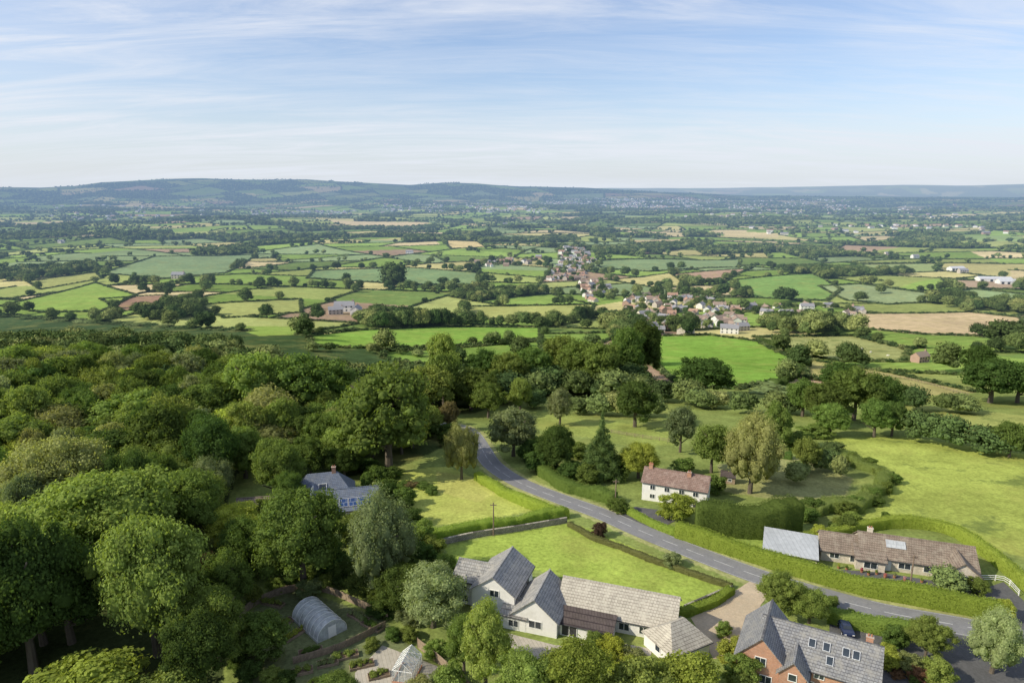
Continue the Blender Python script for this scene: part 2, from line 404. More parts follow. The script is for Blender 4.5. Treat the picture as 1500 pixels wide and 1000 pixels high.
FIELDS = [
 ([(452, 492), (520, 484), (640, 478), (792, 480), (792, 497), (700, 506), (560, 510), (455, 508)], (.20, .33, .06), 0, 1),
 ([(565, 514), (790, 500), (800, 520), (640, 535), (560, 525)], (.18, .28, .06), 0, 1),
 ([(955, 492), (1040, 491), (1110, 500), (1168, 528), (1155, 556), (1080, 570), (1000, 566), (962, 540)], (.18, .31, .055), 0, 1),
 ([(1105, 494), (1250, 492), (1330, 512), (1325, 530), (1235, 530), (1172, 520)], (.29, .31, .12), 0, 1),
 ([(1185, 459), (1420, 457), (1500, 466), (1480, 494), (1350, 490), (1250, 480), (1190, 470)], (.50, .39, .23), 0, 1),
 ([(1175, 525), (1300, 545), (1430, 575), (1345, 580), (1290, 570), (1180, 555)], (.36, .33, .13), 0, 1),
 ([(680, 449), (870, 446), (865, 466), (690, 468)], (.34, .36, .12), 0, 1),
 ([(148, 438), (243, 432), (238, 448), (180, 456)], (.30, .19, .13), 0, 1),
 ([(150, 400), (225, 376), (375, 373), (330, 400), (240, 408)], (.21, .29, .14), 1, 1),
 ([(460, 396), (600, 392), (700, 400), (702, 418), (600, 417), (450, 408)], (.2, .29, .13), 1, 1),
 ([(985, 402), (1100, 394), (1062, 412), (1000, 413)], (.38, .26, .18), 0, 1),
 ([(1060, 412), (1190, 401), (1232, 424), (1210, 441), (1100, 436)], (.18, .29, .08), 0, 1),
 ([(1200, 419), (1260, 416), (1420, 438), (1300, 446), (1240, 440)], (.25, .31, .15), 0, 1),
 ([(1380, 410), (1500, 410), (1500, 424), (1400, 422)], (.39, .29, .2), 0, 1),
 ([(0, 448), (140, 414), (200, 432), (150, 456), (60, 458)], (.22, .32, .07), 0, 1),
 ([(290, 447), (440, 438), (442, 458), (330, 466)], (.33, .36, .12), 0, 1),
 ([(340, 478), (455, 478), (450, 490), (380, 492)], (.23, .32, .07), 0, 0),
 ([(1210, 640), (1330, 640), (1520, 668), (1560, 830), (1440, 800), (1380, 765), (1270, 765), (1230, 748), (1290, 700), (1225, 662)], (.32, .375, .085), 0, 0),
 ([(1320, 590), (1520, 610), (1520, 640), (1330, 622)], (.30, .33, .10), 0, 0),
 ([(650, 352), (700, 354), (712, 362), (660, 364)], (.56, .45, .22), 0, 1),
 ([(1060, 338), (1140, 342), (1140, 348), (1060, 346)], (.56, .46, .24), 0, 0),
 ([(920, 352), (1000, 350), (1000, 358), (930, 360)], (.47, .38, .2), 0, 0),
 ([(480, 322), (630, 326), (620, 331), (500, 330)], (.56, .45, .26), 0, 0),
 ([(870, 383), (980, 380), (1085, 380), (1080, 392), (950, 398), (880, 392)], (.22, .30, .14), 1, 1),
 ([(1250, 388), (1380, 386), (1370, 398), (1270, 400)], (.26, .32, .13), 0, 1),
 ([(40, 412), (140, 398), (150, 408), (60, 424)], (.3, .32, .11), 0, 1),
 ([(250, 340), (330, 338), (335, 345), (255, 348)], (.34, .37, .13), 0, 0),
 ([(1400, 345), (1500, 346), (1500, 354), (1410, 352)], (.25, .34, .12), 0, 0),
]
FP = [(W(p), c, s, hg) for p, c, s, hg in FIELDS]
farwoods = [W(p) for p in (
 [(640, 352), (835, 346), (850, 353), (650, 358)], [(860, 366), (1000, 352), (1020, 362), (880, 374)], [(0, 398), (140, 388), (145, 400), (0, 414)],
 [(280, 370), (370, 360), (378, 370), (285, 378)], [(1140, 398), (1320, 388), (1335, 402), (1200, 411)], [(250, 447), (290, 440), (292, 468), (200, 470)],
 [(560, 476), (690, 470), (690, 480), (560, 486)], [(1300, 352), (1420, 346), (1430, 352), (1310, 358)],
 [(1230, 418), (1500, 452), (1500, 460), (1400, 452), (1235, 426)], [(520, 468), (560, 462), (640, 476), (540, 482)],
 [(1110, 475), (1250, 478), (1250, 488), (1120, 488)], [(880, 325), (1200, 318), (1210, 322), (900, 330)], [(0, 345), (120, 340), (130, 345), (0, 352)],
 [(420, 336), (640, 331), (650, 334), (430, 339)], [(1020, 366), (1130, 362), (1135, 370), (1030, 374)], [(880, 480), (925, 470), (950, 492), (900, 500)])]
villages = [(W(p), n) for p, n in (
 ([(815, 366), (850, 362), (872, 385), (850, 412), (795, 410), (822, 390)], 75),
 ([(690, 382), (790, 378), (790, 388), (700, 391)], 18),
 ([(840, 415), (885, 412), (900, 440), (870, 447)], 16),
 ([(905, 432), (1000, 436), (1060, 445), (1090, 462), (1080, 482), (930, 478), (915, 455)], 62),
 ([(1085, 450), (1180, 448), (1270, 452), (1265, 464), (1120, 468)], 14),
 ([(930, 478), (1000, 476), (1005, 490), (945, 490)], 8))]

# ------------------------------------------------------------------ ground grid with BSP fields
OX, OY = 0.0, -60.0
na = 820
ang = np.radians(np.linspace(-49, 49, na))
rr = [75.0]
while rr[-1] < 17500: rr.append(rr[-1]*(1+(.0042 if rr[-1] < 420 else .0085)))
rr = np.array(rr); nr = len(rr)
GX = OX+np.outer(rr, np.sin(ang)); GY = OY+np.outer(rr, np.cos(ang))
gx = GX.ravel(); gy = GY.ravel(); gz = H(gx, gy)
def warp(x, y):
    return x+22*np.sin(y/140+1)+55*np.sin(y/720), y+22*np.sin(x/160)+55*np.sin(x/800+1)
def unwarp(a, b):
    x = np.array(a, float); y = np.array(b, float)
    for _ in range(14):
        wx, wy = warp(x, y); x = x+(a-wx)*.9; y = y+(b-wy)*.9
    return x, y
WX, WY = warp(gx, gy)
fid = np.zeros(len(gx), np.int32)
leafs = []; chords = []
rb = random.Random(5)
def clip(poly, p, n):
    out = []
    for i in range(len(poly)):
        a = poly[i]; b = poly[(i+1) % len(poly)]
        da = np.dot(a-p, n); db = np.dot(b-p, n)
        if da >= 0: out.append(a)
        if da*db < 0: out.append(a+(b-a)*da/(da-db))
    return out
def area(P):
    P = np.array(P); x, y = P[:, 0], P[:, 1]
    return .5*abs(np.dot(x, np.roll(y, -1))-np.dot(y, np.roll(x, -1)))
def bsp(poly, idx, dep):
    P = np.array(poly); c = P.mean(0); A = area(P); r = math.hypot(*c)
    tgt = np.interp(r, [300, 1000, 3000, 6000, 12000], [14000, 23000, 42000, 90000, 200000])*rb.uniform(.6, 1.7)
    out = abs(c[0]) > .95*c[1]+700+math.sqrt(A)
    if A < tgt or dep > 24 or out:
        fid[idx] = len(leafs); leafs.append((P, c, A, out)); return
    Q = P-c; w, v = np.linalg.eigh(Q.T@Q); d = v[:, 1]
    th = rb.uniform(-.22, .22); d = np.array([d[0]*math.cos(th)-d[1]*math.sin(th), d[0]*math.sin(th)+d[1]*math.cos(th)])
    ext = (Q@d).max()-(Q@d).min(); p = c+d*rb.uniform(-.14, .14)*ext
    s = (WX[idx]-p[0])*d[0]+(WY[idx]-p[1])*d[1] >= 0
    a = clip(poly, p, d); b = clip(poly, p, -d)
    if len(a) < 3 or len(b) < 3: fid[idx] = len(leafs); leafs.append((P, c, A, out)); return
    ch = [q for q in a if abs(np.dot(q-p, d)) < 1e-5]
    if len(ch) >= 2: chords.append((ch[0], ch[1]))
    bsp(a, idx[s], dep+1); bsp(b, idx[~s], dep+1)
dom = [np.array(q, float) for q in ((-16000, 150), (16000, 150), (16000, 18500), (-16000, 18500))]
bsp(dom, np.arange(len(gx)), 0)
PAL = [((.18, .27, .06), .2), ((.225, .33, .075), .19), ((.225, .30, .14), .13), ((.28, .33, .10), .14), ((.135, .20, .055), .07), ((.45, .41, .18), .11), ((.52, .43, .24), .08), ((.35, .25, .17), .04), ((.34, .38, .13), .05)]
pc = np.array([p for p, _ in PAL]); pw = np.array([w for _, w in PAL]); pw /= pw.sum()
pick = R.choice(len(PAL), len(leafs), p=pw)
fcol = pc[pick]*R.uniform(.85, 1.15, (len(leafs), 1)); fcrop = (R.random(len(leafs)) < .3)*((pick == 2)+(pick == 1)*.6)
iswood = np.zeros(len(leafs), bool)
for i, (P, c, A, out) in enumerate(leafs):
    r = math.hypot(*c)
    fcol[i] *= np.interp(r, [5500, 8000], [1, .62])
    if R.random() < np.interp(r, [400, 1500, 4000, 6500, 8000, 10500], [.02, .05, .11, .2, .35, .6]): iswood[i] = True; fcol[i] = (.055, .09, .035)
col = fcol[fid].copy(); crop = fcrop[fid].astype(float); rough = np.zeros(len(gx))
def paint(P, c, cr=0.0, mix=1.0, ro=0.0):
    m = (gx > P[:, 0].min()) & (gx < P[:, 0].max()) & (gy > P[:, 1].min()) & (gy < P[:, 1].max())
    ix = np.where(m)[0]; ix = ix[inpoly(gx[ix], gy[ix], P)]
    col[ix] = np.array(c)*mix+col[ix]*(1-mix); crop[ix] = cr; rough[ix] = ro
near = (gy < 330)
col[near] = (.21, .26, .075); crop[near] = 0; rough[near] = .6
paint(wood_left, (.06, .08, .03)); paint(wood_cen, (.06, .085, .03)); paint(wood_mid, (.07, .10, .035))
for k_, (P, c, s, hg) in enumerate(FP): paint(P, c, float(s), 1.0, 1.0 if k_ in (17, 18, 5, 3) else 0.0)
paint(glade, (.25, .33, .08)); paint(paddock, (.26, .31, .08), 0, 1, .5)
lawn_up = spline(W([(556, 702), (600, 690), (650, 683), (690, 698), (725, 718), (790, 742), (700, 762), (640, 768), (600, 758), (575, 735)]), 2)
lawn_lo = spline(W([(650, 800), (740, 782), (835, 768), (900, 790), (1000, 832), (1068, 858), (1010, 880), (985, 888), (900, 862), (800, 838), (720, 820), (668, 836)]), 2)
paint(lawn_up, (.37, .41, .10)); paint(lawn_lo, (.28, .36, .07))
paint(W([(640, 690), (700, 700), (730, 722), (700, 735), (640, 720)]), (.42, .40, .13), 0, .5)
paint(W([(1040, 770), (1130, 780), (1180, 800), (1110, 800), (1060, 790)]), (.24, .32, .07))
paint(W([(1050, 680), (1160, 668), (1250, 700), (1240, 725), (1160, 735), (1060, 720)]), (.28, .29, .12), 0, 1, .4)
paint(W([(345, 905), (430, 860), (560, 905), (660, 1000), (640, 1060), (380, 1060), (350, 960)]), (.15, .175, .08))
paint(W([(740, 640), (830, 640), (870, 700), (820, 700), (770, 680)]), (.09, .13, .04))
dd = np.full(len(gx), 99.0); nearix = np.where((gy < 320) & (np.abs(gx) < 160))[0]
for p in RP[::2]:
    dd[nearix] = np.minimum(dd[nearix], np.hypot(gx[nearix]-p[0], gy[nearix]-p[1]))
vg = dd < 4.3; col[vg] = (.33, .34, .14); rough[vg] = .5
ii = np.arange(nr*na).reshape(nr, na)
F = np.stack([ii[:-1, :-1], ii[:-1, 1:], ii[1:, 1:], ii[1:, :-1]], -1).reshape(-1, 4)[:, ::-1]
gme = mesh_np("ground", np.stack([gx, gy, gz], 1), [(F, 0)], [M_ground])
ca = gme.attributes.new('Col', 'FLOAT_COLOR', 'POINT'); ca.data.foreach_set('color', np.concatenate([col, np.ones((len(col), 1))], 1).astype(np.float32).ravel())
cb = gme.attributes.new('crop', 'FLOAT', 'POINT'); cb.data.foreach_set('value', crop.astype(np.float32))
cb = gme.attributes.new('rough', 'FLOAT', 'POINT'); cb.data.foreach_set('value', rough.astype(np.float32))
gme.polygons.foreach_set('use_smooth', np.ones(len(F), bool))
ground = obj("ground", gme); ground['kind'] = 'structure'

# ------------------------------------------------------------------ road
def ribbon(name, P, w0, w1, dz, m, nx=6):
    T = np.gradient(P, axis=0); T /= np.linalg.norm(T, axis=1)[:, None]; Nn = np.stack([-T[:, 1], T[:, 0]], 1)
    V = []
    for s in np.linspace(w0, w1, nx+1):
        q = P+Nn*s; V.append(np.column_stack([q, H(q[:, 0], q[:, 1])+dz]))
    n = len(P); V = np.concatenate(V); F = []
    for j in range(nx):
        a = np.arange(n-1)+j*n; F.append(np.stack([a, a+1, a+1+n, a+n], 1))
    return mesh_np(name, V, [(np.concatenate(F)[:, ::-1], 0)], [m])
o = obj("road", ribbon("road", RP, -2.9, 2.9, .06, M_asph)); o['kind'] = 'structure'
RPf = spline(W(ROADPX), .5); seg = np.linalg.norm(np.diff(RPf, axis=0), axis=1); cum = np.concatenate([[0], np.cumsum(seg)])
V = []; Fm = []; T = np.gradient(RPf, axis=0); T /= np.linalg.norm(T, axis=1)[:, None]; Nn = np.stack([-T[:, 1], T[:, 0]], 1)
def strip(i, off, w):
    b = len(V)
    for k in (i, i+1):
        for s in (off-w, off+w):
            q = RPf[k]+Nn[k]*s; V.append((q[0], q[1], h1(*q)+.066))
    Fm.append((b, b+1, b+3, b+2))
for i in range(len(RPf)-1):
    if (cum[i] % 6) < 4: strip(i, 0, .06)
    if (cum[i] % 40) < 30: strip(i, 2.65, .035); strip(i, -2.65, .035)
o = obj("road_markings", mesh_py("road_markings", V, Fm, [M_paint])); o['kind'] = 'structure'
def patch(name, P, m, dz, step=3):
    bm = bmesh.new(); vs = [bm.verts.new((p[0], p[1], 0)) for p in P]; bm.faces.new(vs)
    bmesh.ops.triangulate(bm, faces=bm.faces[:])
    x0, y0 = P.min(0); x1, y1 = P.max(0)
    for x in np.arange(x0+step, x1, step): bmesh.ops.bisect_plane(bm, geom=bm.verts[:]+bm.edges[:]+bm.faces[:], plane_co=(x, 0, 0), plane_no=(1, 0, 0))
    for y in np.arange(y0+step, y1, step): bmesh.ops.bisect_plane(bm, geom=bm.verts[:]+bm.edges[:]+bm.faces[:], plane_co=(0, y, 0), plane_no=(0, 1, 0))
    for v in bm.verts: v.co.z = h1(v.co.x, v.co.y)+dz
    for f in bm.faces:
        if f.normal.z < 0: f.normal_flip()
    me = bpy.data.meshes.new(name); bm.to_mesh(me); bm.free(); me.materials.append(m)
    o = obj(name, me); o['kind'] = 'structure'; return o
patch("driveway", W([(1012, 905), (1066, 872), (1100, 850), (1134, 862), (1114, 886), (1112, 930), (1085, 958), (1045, 965), (1030, 935)]), M_gravel, .05)
patch("driveway", W([(1290, 925), (1345, 920), (1420, 930), (1500, 952), (1520, 1010), (1420, 1000), (1400, 1060), (1290, 1060), (1262, 960), (1215, 935), (1215, 905), (1280, 915)]), M_dasph, .05)
patch("driveway", W([(900, 762), (930, 742), (975, 748), (990, 762), (965, 776), (930, 772)]), M_dasph, .05)
patch("driveway", W([(1215, 833), (1290, 838), (1440, 862), (1470, 852), (1500, 880), (1530, 915), (1500, 925), (1450, 880), (1300, 858), (1210, 842)]), M_dasph, .045)
patch("patio", W([(735, 925), (815, 945), (900, 940), (955, 950), (950, 980), (880, 975), (760, 965)]), M_pave, .05)
patch("garden_path", W([(520, 985), (560, 945), (640, 975), (670, 1010), (600, 1040), (520, 1040)]), M_pave, .05)

# ------------------------------------------------------------------ buildings
def quadpart(name, par, T, w, h, m, frame=None, mull=0, th=.05):
    b = MB()
    b.box(-w/2, w/2, -th, 0, -h/2, h/2, 0)
    if frame:
        f = .09
        for x0, x1, z0, z1 in ((-w/2-f, w/2+f, h/2, h/2+f), (-w/2-f, w/2+f, -h/2-f, -h/2), (-w/2-f, -w/2, -h/2, h/2), (w/2, w/2+f, -h/2, h/2)):
            b.box(x0, x1, -th-.04, 0, z0, z1, 1)
        for i in range(mull):
            x = -w/2+w*(i+1)/(mull+1); b.box(x-.035, x+.035, -th-.03, -th, -h/2, h/2, 1)
    o = obj(name, b.mesh(name, [m, frame or m])); o.parent = par; o.matrix_local = T; return o
class House:
    def __init__(s, name, pos, label, cat='house', group=None):
        s.P = Vector((pos[0], pos[1], h1(*pos))); s.e = obj(name, None, s.P); top(s.e, label, cat, group)
    def block(s, pos, yaw, Ln, Wd, eave, ridge, wm, rm, hip=0, oh=.4, wins=(), chim=(), roofitems=(), z=None, mono=False, chm=None):
        z0 = (h1(*pos) if z is None else z)
        T = Matrix.Translation(Vector((pos[0], pos[1], z0))-s.P) @ Matrix.Rotation(yaw, 4, 'Z')
        a = Wd/2; l = Ln/2; b = MB()
        sl = (ridge-eave)/a
        if hip or mono:
            b.box(-l, l, -a, a, -1.5, eave-.02)
            if mono:
                b.poly([(-l, -a, eave-.02), (-l, a, ridge-.05), (-l, a, eave-.02)]); b.poly([(l, -a, eave-.02), (l, a, eave-.02), (l, a, ridge-.05)])
        else:
            e = eave-.01; r = ridge-.02
            pts = [(-a, -1.5), (a, -1.5), (a, e), (0, r), (-a, e)]
            b.poly([(-l, y, zz) for y, zz in pts][::-1]); b.poly([(l, y, zz) for y, zz in pts])
            b.poly([(-l, -a, -1.5), (l, -a, -1.5), (l, -a, e), (-l, -a, e)]); b.poly([(-l, a, e), (l, a, e), (l, a, -1.5), (-l, a, -1.5)])
        w = obj("wall", b.mesh("wall", [wm])); w.parent = s.e; w.matrix_local = T
        b = MB(); th = .16; A = a+oh; zl = eave-oh*sl; X = l+oh*.8
        if mono:
            sl = (ridge-eave)/(2*a)
            zl = eave-oh*sl
            pr = [(-A, zl), (-A, zl+th), (a, ridge+th), (a, ridge)]
            b.poly([(-X, y, q) for y, q in pr]); b.poly([(X, y, q) for y, q in pr][::-1])
            for i in range(4):
                p, q = pr[i], pr[(i+1) % 4]; b.poly([(-X, *p), (X, *p), (X, *q), (-X, *q)][::-1])
        elif hip:
            hx = X-hip; rz = ridge+th; e = zl+th
            E = [(-X, -A, e), (X, -A, e), (X, A, e), (-X, A, e)]; Rg = [(-hx, 0, rz), (hx, 0, rz)]
            b.poly([E[0], E[1], Rg[1], Rg[0]]); b.poly([E[2], E[3], Rg[0], Rg[1]]); b.poly([E[1], E[2], Rg[1]]); b.poly([E[3], E[0], Rg[0]])
            B = [(x, y, e-th) for x, y, _ in E]
            for i in range(4): j = (i+1) % 4; b.poly([B[i], B[j], E[j], E[i]])
            b.poly(B[::-1])
        else:
            pr = [(-A, zl+th), (0, ridge+th), (A, zl+th), (A, zl), (0, ridge), (-A, zl)]
            for x, rev in ((-X, False), (X, True)):
                for q in ((0, 1, 4, 5), (1, 2, 3, 4)):
                    vs = [(x, *pr[i]) for i in q]; b.poly(vs if rev is False else vs[::-1])
            for i in range(6):
                p, q = pr[i], pr[(i+1) % 6]; b.poly([(-X, *p), (X, *p), (X, *q), (-X, *q)])
            b.box(-X, X, -.13, .13, ridge+th-.06, ridge+th+.07, 0)
        b.tube((-X, -A-.05, zl+.05), (X, -A-.05, zl+.05), .07, .07, 6, 1)
        rf = obj("roof", b.mesh("roof", [rm, M_dframe])); rf.parent = s.e; rf.matrix_local = T
        for (x, y, hh) in chim:
            cb = MB(); zz = ridge-abs(y)*sl
            cb.box(x-.45, x+.45, y-.35, y+.35, zz-1.2, zz+hh, 0); cb.box(x-.52, x+.52, y-.42, y+.42, zz+hh, zz+hh+.12, 0)
            for dx in (-.2, .2): cb.tube((x+dx, y, zz+hh+.12), (x+dx, y, zz+hh+.5), .12, .1, 8, 1)
            c = obj("chimney", cb.mesh("chimney", [chm or M_brick, M_clay])); c.parent = rf
        for it in wins:
            side, x, zc, w_, h_ = it[:5]; nm = it[5] if len(it) > 5 else 'window'; mm = it[6] if len(it) > 6 else M_glass
            if side == 'f': t = Matrix.Translation((x, -a-.003, zc))
            elif side == 'b': t = Matrix.Translation((x, a+.003, zc)) @ Matrix.Rotation(math.pi, 4, 'Z')
            elif side == 'l': t = Matrix.Translation((-l-.003, x, zc)) @ Matrix.Rotation(-math.pi/2, 4, 'Z')
            else: t = Matrix.Translation((l+.003, x, zc)) @ Matrix.Rotation(math.pi/2, 4, 'Z')
            quadpart(nm, s.e, T @ t, w_, h_, mm, M_frame, 1 if w_ > 1 else 0)
        for it in roofitems:
            nm, x, fr, w_, h_, m_, fm = it[:7]
            al = math.atan(sl); y = -a*(1-fr); zc = eave+(ridge-eave)*fr
            t = Matrix.Translation((x, y, zc)) @ Matrix.Rotation(-(math.pi/2-al), 4, 'X') @ Matrix.Translation((0, -th*1.0-.06, 0))
            quadpart(nm, s.e, T @ t, w_, h_, m_, fm, 0)
        return T
def back(p, yaw, d): return np.array([p[0]-math.sin(yaw)*d, p[1]+math.cos(yaw)*d])
rad = math.radians
y0 = rad(-19)
A = back(S(722, 905), y0, 5.0); Hs = House("white_house", A, "long white rendered house with grey slate gabled roofs beside the lawn")
Hs.block(A, y0+rad(90), 10, 7.6, 5.0, 7.8, M_white, M_wslate, wins=[('l', -.3, 4.9, 1.5, 1.1), ('l', 2, 1.6, 1.4, 1.2), ('l', -2, 1.6, 1.4, 1.2), ('f', 2, 3.8, 1.2, 1.1), ('b', -3, 3.6, 1.2, 1.1), ('b', 1, 3.6, 1.2, 1.1)])
A2 = back(S(688, 892), y0, 4.5); Hs.block(A2, y0, 7, 6.5, 4.7, 6.6, M_white, M_wslate, wins=[('f', -1.6, 3.4, 1.3, 1.1), ('f', -1.5, 1.3, 1.4, 1.2), ('l', 0, 3.5, 1.2, 1.1)])
A3 = back(S(782, 928), y0, 4.5); Hs.block(A3, y0+rad(90), 9, 7.6, 3.1, 6.3, M_white, M_wslate, wins=[('l', -.2, 1.9, 2.0, 1.2)])
A6 = back(S(752, 922), y0, 1.8); Hs.block(A6, y0, 4.2, 3.6, 2.6, 3.6, M_white, M_wslate, mono=True, wins=[('f', 0, 1.3, 1.6, 1.1)])
A4 = back(S(900, 925), y0, 4.2); Hs.block(A4, y0, 19, 8.2, 2.7, 5.7, M_white, M_lslate, wins=[('f', 4.6, 1.4, 1.2, 1.2), ('f', 7.6, 1.1, 1.0, 2.1, 'door', M_dframe), ('f', 1.5, 1.4, 1.6, 1.2), ('r', 0, 1.4, 1.4, 1.2), ('b', -4, 1.4, 2, 1.2), ('b', 3, 1.4, 2, 1.2)])
A5 = back(S(857, 936), y0, 1.6); Hs.block(A5, y0, 8.4, 3.4, 2.3, 3.1, M_white, M_dbrown, mono=True, wins=[('f', -2.6, 1.2, 2.4, 2.0, 'door', M_dframe), ('f', 1.6, 1.1, 1.0, 2.0, 'door', M_dframe)])
g = back(S(987, 970), y0, 3.3); Hg = House("garage", g, "small white garage with a grey hipped tile roof", 'garage')
Hg.block(g, rad(28), 7.4, 6.6, 2.5, 5.0, M_white, M_lslate, hip=2.6, wins=[('f', 0, 1.1, 2.6, 2.0, 'garage_door', M_frame), ('l', 0, 1.5, 1.0, .9)])
yb = rad(-28)
B = back(S(1192, 1018), yb, 4.4); Hb = House("brick_house", B, "red brick house with slate roof, skylights and chimney by the drive")
Hb.block(B, yb, 15.5, 8.8, 4.2, 7.6, M_brick, M_slate, chim=[(6.2, 1.0, 1.3)], wins=[('f', -1, 1.5, 1.6, 1.3), ('f', 2.6, 1.5, 1.2, 1.3), ('f', 6, 1.5, 1.6, 1.3), ('f', .4, 3.5, 1.2, 1.0), ('f', 5, 3.5, 1.2, 1.0), ('r', 0, 4, 1.3, 1.2), ('r', -2, 1.5, 1.2, 1.3)],
  roofitems=[('skylight', x, .62, .8, 1.1, M_glass, M_metal) for x in (-1.0, .9, 3.4, 4.7)]+[('skylight', 1.5, .3, .8, 1.1, M_glass, M_metal)])
B2 = back(S(1112, 998), yb, 4.0); Hb.block(B2, yb+rad(90), 10, 6.6, 4.4, 7.9, M_brick, M_slate, wins=[('l', 0, 4.2, 1.4, 1.2), ('l', -.9, 1.5, 1.5, 1.2), ('b', -1, 3.2, 1.1, 1.0), ('b', 2, 1.5, 1.1, 1.2)])
B3 = back(S(1158, 1020), yb, 2.0); Hb.block(B3, yb+rad(90), 5, 3.6, 3.9, 5.9, M_brick, M_slate, wins=[('l', 0, 3.5, 1.0, 1.0), ('l', 0, 1.3, 1.2, 1.2)])
yc = rad(-18)
C = back(S(1343, 841), yc, 4.2); Hc = House("bungalow", C, "stone bungalow with brown tiled roof and solar panels", 'bungalow')
Hc.block(C, yc, 19.5, 8.4, 2.6, 5.2, M_stone, M_brown, chim=[(-7.8, .3, 1.1)], chm=M_cream, wins=[('f', -8, 1.5, 1.6, 1.1), ('f', -5, 1.1, .9, 2.0, 'door', M_frame), ('f', -2.2, 1.5, 2.0, 1.1), ('f', 2, 1.5, 2.0, 1.1), ('f', 5.5, 1.1, .9, 2.0, 'door', M_frame), ('f', 8, 1.5, 1.4, 1.1), ('r', 0, 1.5, 1.8, 1.1)],
  roofitems=[('solar_panel', -4.4, .62, 1.5, 1.5, M_tin, M_metal), ('solar_panel', -2.7, .62, 1.5, 1.5, M_tin, M_metal)])
C2 = back(S(1236, 824), yc, 3.4); Hc.block(C2, yc, 8.4, 7.0, 2.4, 4.5, M_stone, M_brown, wins=[('f', -1.8, 1.5, 1.6, 1.0), ('f', 2, 1.4, 2, 1.2), ('l', 0, 1.4, 1.5, 1.1)])
Cg = back(S(1408, 858), yc, 3.0); Hc.block(Cg, yc+rad(90), 6, 5.6, 2.4, 4.5, M_stone, M_brown, wins=[('l', 0, 1.3, 3.0, 1.6)])
Cp = back(S(1274, 836), yc, 1.8); Hc.block(Cp, yc, 5.0, 3.6, 2.3, 3.5, M_stone, M_brown, mono=True, wins=[('f', 0, 1.3, 2.2, 1.2)])
I = back(S(1158, 826), yc, 3.5); Hi = House("outbuilding", I, "low outbuilding with pale sheet metal roof behind hedge", 'shed')
Hi.block(I, rad(-22), 9.5, 8, 2.4, 3.3, M_cream, M_tin, mono=True, wins=[('f', 2, 1.1, 1.0, 1.0)])
yd = rad(-23)
D = back(S(986, 738), yd, 3.3); Hd = House("cottage", D, "white two storey cottage with brown tiled roof beside the road", 'cottage')
Hd.block(D, yd, 15, 6.6, 4.8, 7.1, M_white, M_pbrown, chim=[(-6.2, 0, 1.0), (3.0, -.6, 1.0)], wins=[('f', x, z, 1.1, 1.0) for x in (-5, -1.6, 1.8, 5) for z in (3.6, 1.4)][:7]+[('f', 5, 1.1, .9, 2.0, 'door', M_dframe), ('r', 0, 3.7, .9, .9), ('r', .8, 1.4, .9, 1)])
yk = rad(20)
K = back(S(512, 762), yk, 4.2); Hk = House("slate_house", K, "slate roofed house with blue solar panels enclosed by trees")
Hk.block(K, rad(14), 14, 8.4, 2.9, 6.0, M_cream, M_bslate, wins=[('f', -4, 1.4, 1.6, 1.2), ('f', 0, 1.4, 1.6, 1.2), ('f', 4, 1.4, 1.6, 1.2), ('r', 0, 1.5, 2, 1.3)], roofitems=[('solar_panel', x, .33, 1.7, 1.9, M_solar, M_metal) for x in (-.6, 1.4, 3.4, 5.4)])
K2 = back(S(478, 752), yk, 5.0); Hk.block(K2, rad(14), 14, 9, 3.6, 8.2, M_cream, M_bslate, hip=4, chim=[(2.6, 0, 1.2)], roofitems=[('skylight', 0, .45, 1.6, 1.6, M_glass, M_frame)])
K4 = back(S(462, 768), yk, 3.0); Hk.block(K4, rad(104), 8, 6, 3.2, 6.4, M_cream, M_bslate, wins=[('l', 0, 3.6, 1.2, 1.0)])
K3 = back(S(392, 765), yk, 3.0); Hk.block(K3, rad(8), 12, 6, 2.6, 4.9, M_cream, M_brown)

